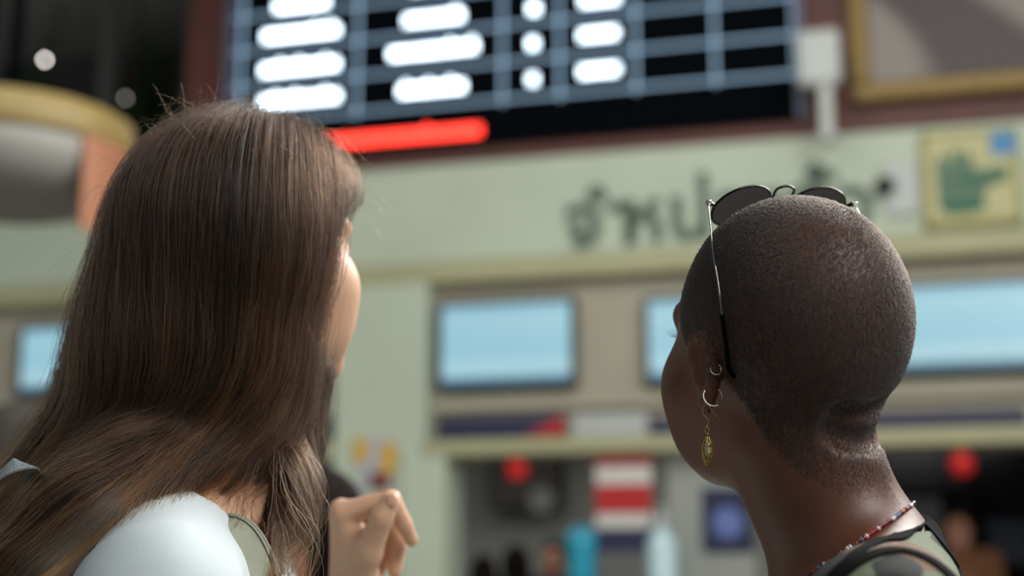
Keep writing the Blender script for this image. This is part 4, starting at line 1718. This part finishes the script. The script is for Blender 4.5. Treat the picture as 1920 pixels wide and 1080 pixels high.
for a, b_ in zip(sweep, sweep[1:]):
    HF.cap(W(*a[:3]), W(*b_[:3]), a[3], b_[3], 0.02)
lock = [(555, 700, 1.21, 0.032), (522, 820, 1.20, 0.034), (512, 930, 1.13, 0.034), (512, 1040, 1.06, 0.032), (508, 1200, 1.03, 0.030)]
lockF = Field(np.arange(-.75, .02, .006), np.arange(.98, 1.48, .006), np.arange(1.15, 1.70, .006))
for a, b_ in zip(lock, lock[1:]):
    lockF.cap(W(*a[:3]), W(*b_[:3]), a[3], b_[3], 0.02)
# the face stays clear of hair
for a_, b_, r_ in (((0.02, 0.115, 0.02), (0.02, 0.12, -0.09), 0.050), ((0.076, 0.088, -0.002), (0.058, 0.074, -0.115), 0.056)):
    HF.cap(LH.p(*a_), LH.p(*b_), r_, r_, 0.02, True)
M_mass = mat('dark_brown_hair_mass', (30, 20, 15), 0.6, noise=0.3, scale=60)
HM = Field(*HF.ax)
HM.D = np.minimum(HF.D, 1.0) + np.float32(0.006)
hair = field_obj('hair', HM, M_mass, left_woman)


def smoothstep(a, b, x):
    t = np.clip((x - a) / (b - a), 0, 1)
    return t * t * (3 - 2 * t)


def grow(F, P0, lev, steps, h, side=1.0, swirl=None):
    P = np.array(P0, float)
    out = [P.copy()]
    for i in range(steps - 1):
        n = F.grad(P, 0.008)
        g = np.zeros_like(P)
        g[:, 2] = -1
        sw = side * smoothstep(1.545, 1.43, P[:, 2]) * np.interp(P[:, 0], [-0.45, -0.30, -0.16], [0.35, 1.1, 1.7])
        g[:, 0] -= sw
        if swirl is not None:
            g += swirl * smoothstep(1.62, 1.72, P[:, 2])[:, None]
        g -= (g * n).sum(1, keepdims=True) * n
        g /= np.linalg.norm(g, axis=1, keepdims=True) + 1e-6
        P = P + g * h
        d = F.sample(P) - lev
        P = P - np.clip(d, -0.02, 0.02)[:, None] * F.grad(P, 0.008)
        out.append(P.copy())
    return np.stack(out, 1)


hv, hq = HF.mesh()
hv = hv.astype(float)
hl_ = LH.loc(hv)
crown = (hl_[:, 2] > 0.025) & (hv[:, 2] > 1.60)
cand = hv[crown]
wgt = np.exp((LH.loc(cand)[:, 2] - 0.13) * 14)
STEPS, HSTEP = 56, 0.0135
KG = 380
gi = rng.choice(len(cand), KG, p=wgt / wgt.sum())
glev = rng.triangular(-0.022, 0.0, 0.004, KG)
front = (LH.R @ np.array([0.0, 1.0, 0.0]))
back = -front
GP = grow(HF, cand[gi], glev, STEPS, HSTEP, swirl=back[None, :] * 0.25)
NS = 26000
si = rng.choice(len(cand), NS, p=wgt / wgt.sum())
r0 = cand[si] + rng.normal(0, 0.003, (NS, 3))
near = np.empty(NS, int)
for i in range(0, NS, 4000):
    near[i:i + 4000] = ((r0[i:i + 4000, None] - cand[gi][None]) ** 2).sum(2).argmin(1)
lev = glev[near] + rng.normal(0, 0.0035, NS)
SP = grow(HF, r0, lev, STEPS, HSTEP, swirl=back[None, :] * 0.25)
s = np.linspace(0, 1, STEPS)
cl_amt = (0.2 + 0.66 * smoothstep(0.05, 0.6, s))[None, :, None]
SP = SP + cl_amt * (GP[near] - SP)
# slow waves shared by a lock, fine ones of each strand
ph = rng.uniform(0, 2 * PI, (KG, 3))
fr = rng.uniform(3.0, 6.0, (KG, 3))
amp = rng.uniform(0.001, 0.005, (KG, 3))
am3 = rng.uniform(0.001, 0.008, (KG, 3))
fr3 = rng.uniform(1.0, 2.4, (KG, 3))
SP = SP + am3[near][:, None, :] * np.sin(2 * PI * s[None, :, None] * fr3[near][:, None, :] + ph[near][:, None, ::-1]) * smoothstep(0.2, 0.6, s)[None, :, None]
wave = amp[near][:, None, :] * np.sin(2 * PI * s[None, :, None] * fr[near][:, None, :] + ph[near][:, None, :]) * smoothstep(0.05, 0.4, s)[None, :, None]
ph2 = rng.uniform(0, 2 * PI, (NS, 1, 3))
fr2 = rng.uniform(4, 14, (NS, 1, 3))
am2 = rng.exponential(0.0009, (NS, 1, 3))
SP = SP + wave + am2 * np.sin(2 * PI * s[None, :, None] * fr2 + ph2) * smoothstep(0.0, 0.25, s)[None, :, None]
M_hair = hair_mat('brown_hair', (26, 16, 10), (104, 66, 36), 0.3, 0.55, (38, 24, 14))
M_hair_dark = hair_mat('dark_brown_hair', (11, 7, 5), (44, 27, 16), 0.28, 0.4, (16, 10, 6))
M_hair_light = hair_mat('light_brown_hair', (62, 42, 26), (172, 120, 70), 0.32, 0.5, (92, 63, 38))
tone = rng.choice(3, KG, p=(0.44, 0.33, 0.23))
for k_, (nm_, m_) in enumerate((('dark_locks', M_hair_dark), ('hair_locks', M_hair), ('light_locks', M_hair_light))):
    strands(nm_, SP[tone[near] == k_], 0.00016, 0.00009, m_, hair)

# lighter stray strands lying over the locks
NX = 2000
xi = rng.choice(len(cand), NX, p=wgt / wgt.sum())
XP = grow(HF, cand[xi], rng.uniform(-0.001, 0.005, NX), STEPS, HSTEP, side=rng.uniform(0.6, 1.2, NX), swirl=back[None, :] * 0.25)
for q_, lo_, hi_ in ((0.0045, 0.7, 2.0), (0.0018, 3, 9)):
    XP += rng.normal(0, q_, (NX, 1, 3)) * np.sin(2 * PI * s[None, :, None] * rng.uniform(lo_, hi_, (NX, 1, 3)) + rng.uniform(0, 6, (NX, 1, 3))) * smoothstep(0, 0.3, s)[None, :, None]
strands('stray_strands', XP, 0.00013, 0.00007, hair_mat('golden_brown_hair', (56, 37, 22), (176, 124, 72), 0.3, 0.5, (96, 64, 38)), hair)

# far-side lock that falls in front of the chest
NL = 4200
l0 = W(555, 705, 1.215) + rng.normal(0, 0.016, (NL, 3)) * np.array([1, 1, 1.6])
llev = rng.uniform(-0.022, 0.002, NL)
for _ in range(6):
    l0 -= np.clip(lockF.sample(l0) - llev, -0.03, 0.03)[:, None] * lockF.grad(l0)
LP_ = grow(lockF, l0, llev, 36, HSTEP, side=0.0)
s2 = np.linspace(0, 1, 36)
LP_ += rng.exponential(0.0022, (NL, 1, 3)) * smoothstep(0, 0.3, s2)[None, :, None] * np.sin(2 * PI * s2[None, :, None] * rng.uniform(2, 7, (NL, 1, 3)) + rng.uniform(0, 6, (NL, 1, 3)))
strands('far_lock', LP_[::2], 0.00015, 0.00009, M_hair, hair)
strands('far_lock', LP_[1::4], 0.00015, 0.00009, M_hair_dark, hair)
strands('far_lock', LP_[3::4], 0.00015, 0.00009, M_hair_light, hair)

# loose flyaway strands standing off the outline
NF = 1500
fi = rng.choice(len(cand), NF, p=wgt / wgt.sum())
flev = rng.uniform(0.002, 0.012, NF)
FP = grow(HF, cand[fi], flev, STEPS, HSTEP, side=0.8, swirl=back[None, :] * 0.25)
FP += rng.normal(0, 0.006, (NF, 1, 3)) * np.sin(2 * PI * s[None, :, None] * rng.uniform(1, 5, (NF, 1, 3)) + rng.uniform(0, 6, (NF, 1, 3))) * smoothstep(0, 0.3, s)[None, :, None]
strands('flyaway_strands', FP, 0.00010, 0.00005, M_hair, hair)
NT = 600
ti = rng.choice(len(cand), NT, p=wgt ** 2 / (wgt ** 2).sum())
d0 = HF.grad(cand[ti]) * 0.7 + rng.normal(0, 0.6, (NT, 3))
d0 /= np.linalg.norm(d0, axis=1, keepdims=True)
tt = np.linspace(0, 1, 10)[None, :, None]
TP = cand[ti][:, None, :] + d0[:, None, :] * tt * rng.uniform(0.012, 0.055, (NT, 1, 1)) + np.array([0, 0, -0.02])[None, None] * tt ** 2
TP += rng.normal(0, 0.006, (NT, 1, 3)) * np.sin(5 * tt)
strands('crown_flyaways', TP, 0.00009, 0.00004, M_hair, hair)

# ------------------------------------------------------------------ people farther off
def bystander(x, y, yaw, scale, skin, top_m, legs_m, hair_m, label, hair_long=True, group=None, res=0.010):
    B = Frame((x, y, 0), rotm(yaw), scale)
    H = Frame(B.p(0, 0.035, 1.52), rotm(yaw, R(2)), scale)
    Bd = Body(B, H)
    lo, hi = np.array([x - .42, y - .42]), np.array([x + .42, y + .42])
    F = Field(np.arange(lo[0], hi[0], res), np.arange(lo[1], hi[1], res), np.arange(-.02, 1.75 * scale, res))
    Bd.nude(F, True)
    o = field_obj('person', F, skin)
    tag(o, label, 'person', group)

    def sh(F):
        Bd.torso(F, 0.010)
        for sd in (-1, 1):
            Bd.upper_arm(F, sd, 0.012, 0.8)
        F.cap(Bd.q(0, -.015, 1.33), Bd.q(0, 0, 1.56), 0.058, 0.08, 0.006, True)
        F.cut(2, 0.88 * scale, True)
    F2 = Field(np.arange(lo[0], hi[0], res), np.arange(lo[1], hi[1], res), np.arange(.84 * scale, 1.5 * scale, res))
    sh(F2)
    field_obj('shirt', F2, top_m, o)
    lower_half(Bd, (lo[0], lo[1]), (hi[0], hi[1]), legs_m, M_black, o)
    F3 = Field(np.arange(x - .2, x + .2, .007), np.arange(y - .2, y + .2, .007), np.arange(1.25 * scale, 1.75 * scale, .007))
    F3.ell(H.p(0, -0.02, 0.045), np.array((0.085, 0.108, 0.093)) * scale, H.R, 0.02)
    if hair_long:
        F3.cap(H.p(0, -0.075, 0.0), H.p(0, -0.095, -0.14), 0.07 * scale, 0.055 * scale, 0.03)
        for sd in (-1, 1):
            F3.cap(H.p(sd * 0.07, -0.02, 0.02), H.p(sd * 0.075, -0.04, -0.13), 0.025, 0.03, 0.03)
    F3.cap(H.p(0, 0.115, 0.02), H.p(0, 0.11, -0.09), 0.062, 0.062, 0.02, True)
    field_obj('hair', F3, hair_m, o)
    return o


M_bhair = mat('near_black_hair', (22, 15, 13), 0.9, spec=0.1, noise=0.3, scale=40)
M_tan = mat('tan_skin', (176, 124, 98), 0.5, sss=0.05)
M_blackcloth = mat('black_cloth', (24, 24, 27), 0.85)
M_navycloth = mat('navy_cloth', (40, 46, 72), 0.85)
p_ = W(594, 985, 2.6)
bystander(p_[0], p_[1], R(120), (p_[2] + 0.02) / 1.56, M_tan, M_blackcloth, M_jean, M_bhair, 'blurred dark-haired person standing behind the raised hand')
p_ = W(26, 832, 3.4)
bystander(p_[0], p_[1], R(-30), (p_[2]) / 1.56, M_tan, M_blackcloth, M_jean, mat('dark_grey_hair', (58, 55, 52), 0.9, spec=0.1, noise=0.3, scale=40), 'blurred dark-haired person at the far left behind the brown hair')
p_ = W(905, 1066, 8.6)
bystander(p_[0], p_[1], R(-20), (p_[2]) / 1.56, M_tan, M_blackcloth, M_jean, M_bhair, 'dark-haired person in black at the counter nearest the pilaster', True)
p_ = W(968, 1048, 8.9)
bystander(p_[0], p_[1], R(10), (p_[2]) / 1.56, M_tan, M_blackcloth, M_jean, M_bhair, 'dark-haired person in black at the counter below the small red lantern', True)
p_ = W(1040, 1052, 9.3)
bystander(p_[0], p_[1], R(170), (p_[2] + .04) / 1.56, M_tan, M_navycloth, M_jean, M_bhair, 'clerk in navy facing out behind the ticket counter', False)
p_ = W(1795, 1000, 8.38)
bystander(p_[0], p_[1], R(165), (p_[2] + .06) / 1.56, M_tan, mat('rust_cloth', (120, 76, 46), 0.85), M_jean, M_bhair, 'clerk in rust brown behind the right-hand window', False)
bottle(1090, 985, -0.12, 0.085, 1.07, (40, 150, 176), 'teal', 'round teal flask on the counter left of the striped notice')
bottle(1240, 950, -0.12, 0.085, 1.07, (190, 216, 220), 'pale', 'pale blue-white bottle on the counter right of the striped notice')

# shelf unit added to darken the right-hand booth, with boxes on it
u0, u1 = wl(1640, 950, 1.1)[0], wl(1990, 950, 1.1)[0]
zt_ = ZL1 + 0.2
su = wall_thing('added_shelf_unit', (u0 + u1) / 2, 1.25, 0.0, 'tall dark shelf unit added to darken the right-hand ticket booth', 'shelves')
w = (u1 - u0) / 2
M_shelf = mat('booth_dimness_tone', (50, 50, 53), 0.8, spec=0.1)  # the dimness of the booth interior is put into this colour
box('back_panel', -w, w, 0.36, 0.40, 0.0, zt_, M_shelf, su)
for q in (-1, 0, 1):
    box('side_panel', q * w - 0.02, q * w + 0.02, 0.0, 0.36, 0.0, zt_, M_shelf, su, 0.003)
shelf_z = (0.5, 1.0, 1.45, 1.9)
for z_ in shelf_z:
    box('shelf', -w, w, 0.0, 0.36, z_ - 0.025, z_, M_shelf, su, 0.003)


def carton(px, dep, zb, bw, bh, col, name, label):
    u, _ = wl(px, 950, dep)
    t = wall_thing('storage_box', u, dep, zb, label, 'box', 'boxes on the dark shelf unit')
    m_ = mat(name, col, 0.7)
    box('carton_body', -bw / 2, bw / 2, 0.0, 0.26, 0.0, bh * 0.8, m_, t, 0.006)
    box('lid', -bw / 2 - 0.008, bw / 2 + 0.008, -0.008, 0.268, bh * 0.78, bh, m_, t, 0.004)
    return t


carton(1722, 1.28, 1.45, 0.26, 0.40, (122, 126, 126), 'grey_carton', 'tall grey box on the dark shelf unit near the nape of the shaved head')
carton(1885, 1.28, 1.45, 0.24, 0.26, (38, 46, 58), 'slate_carton', 'slate blue box at the far right of the dark shelf unit')
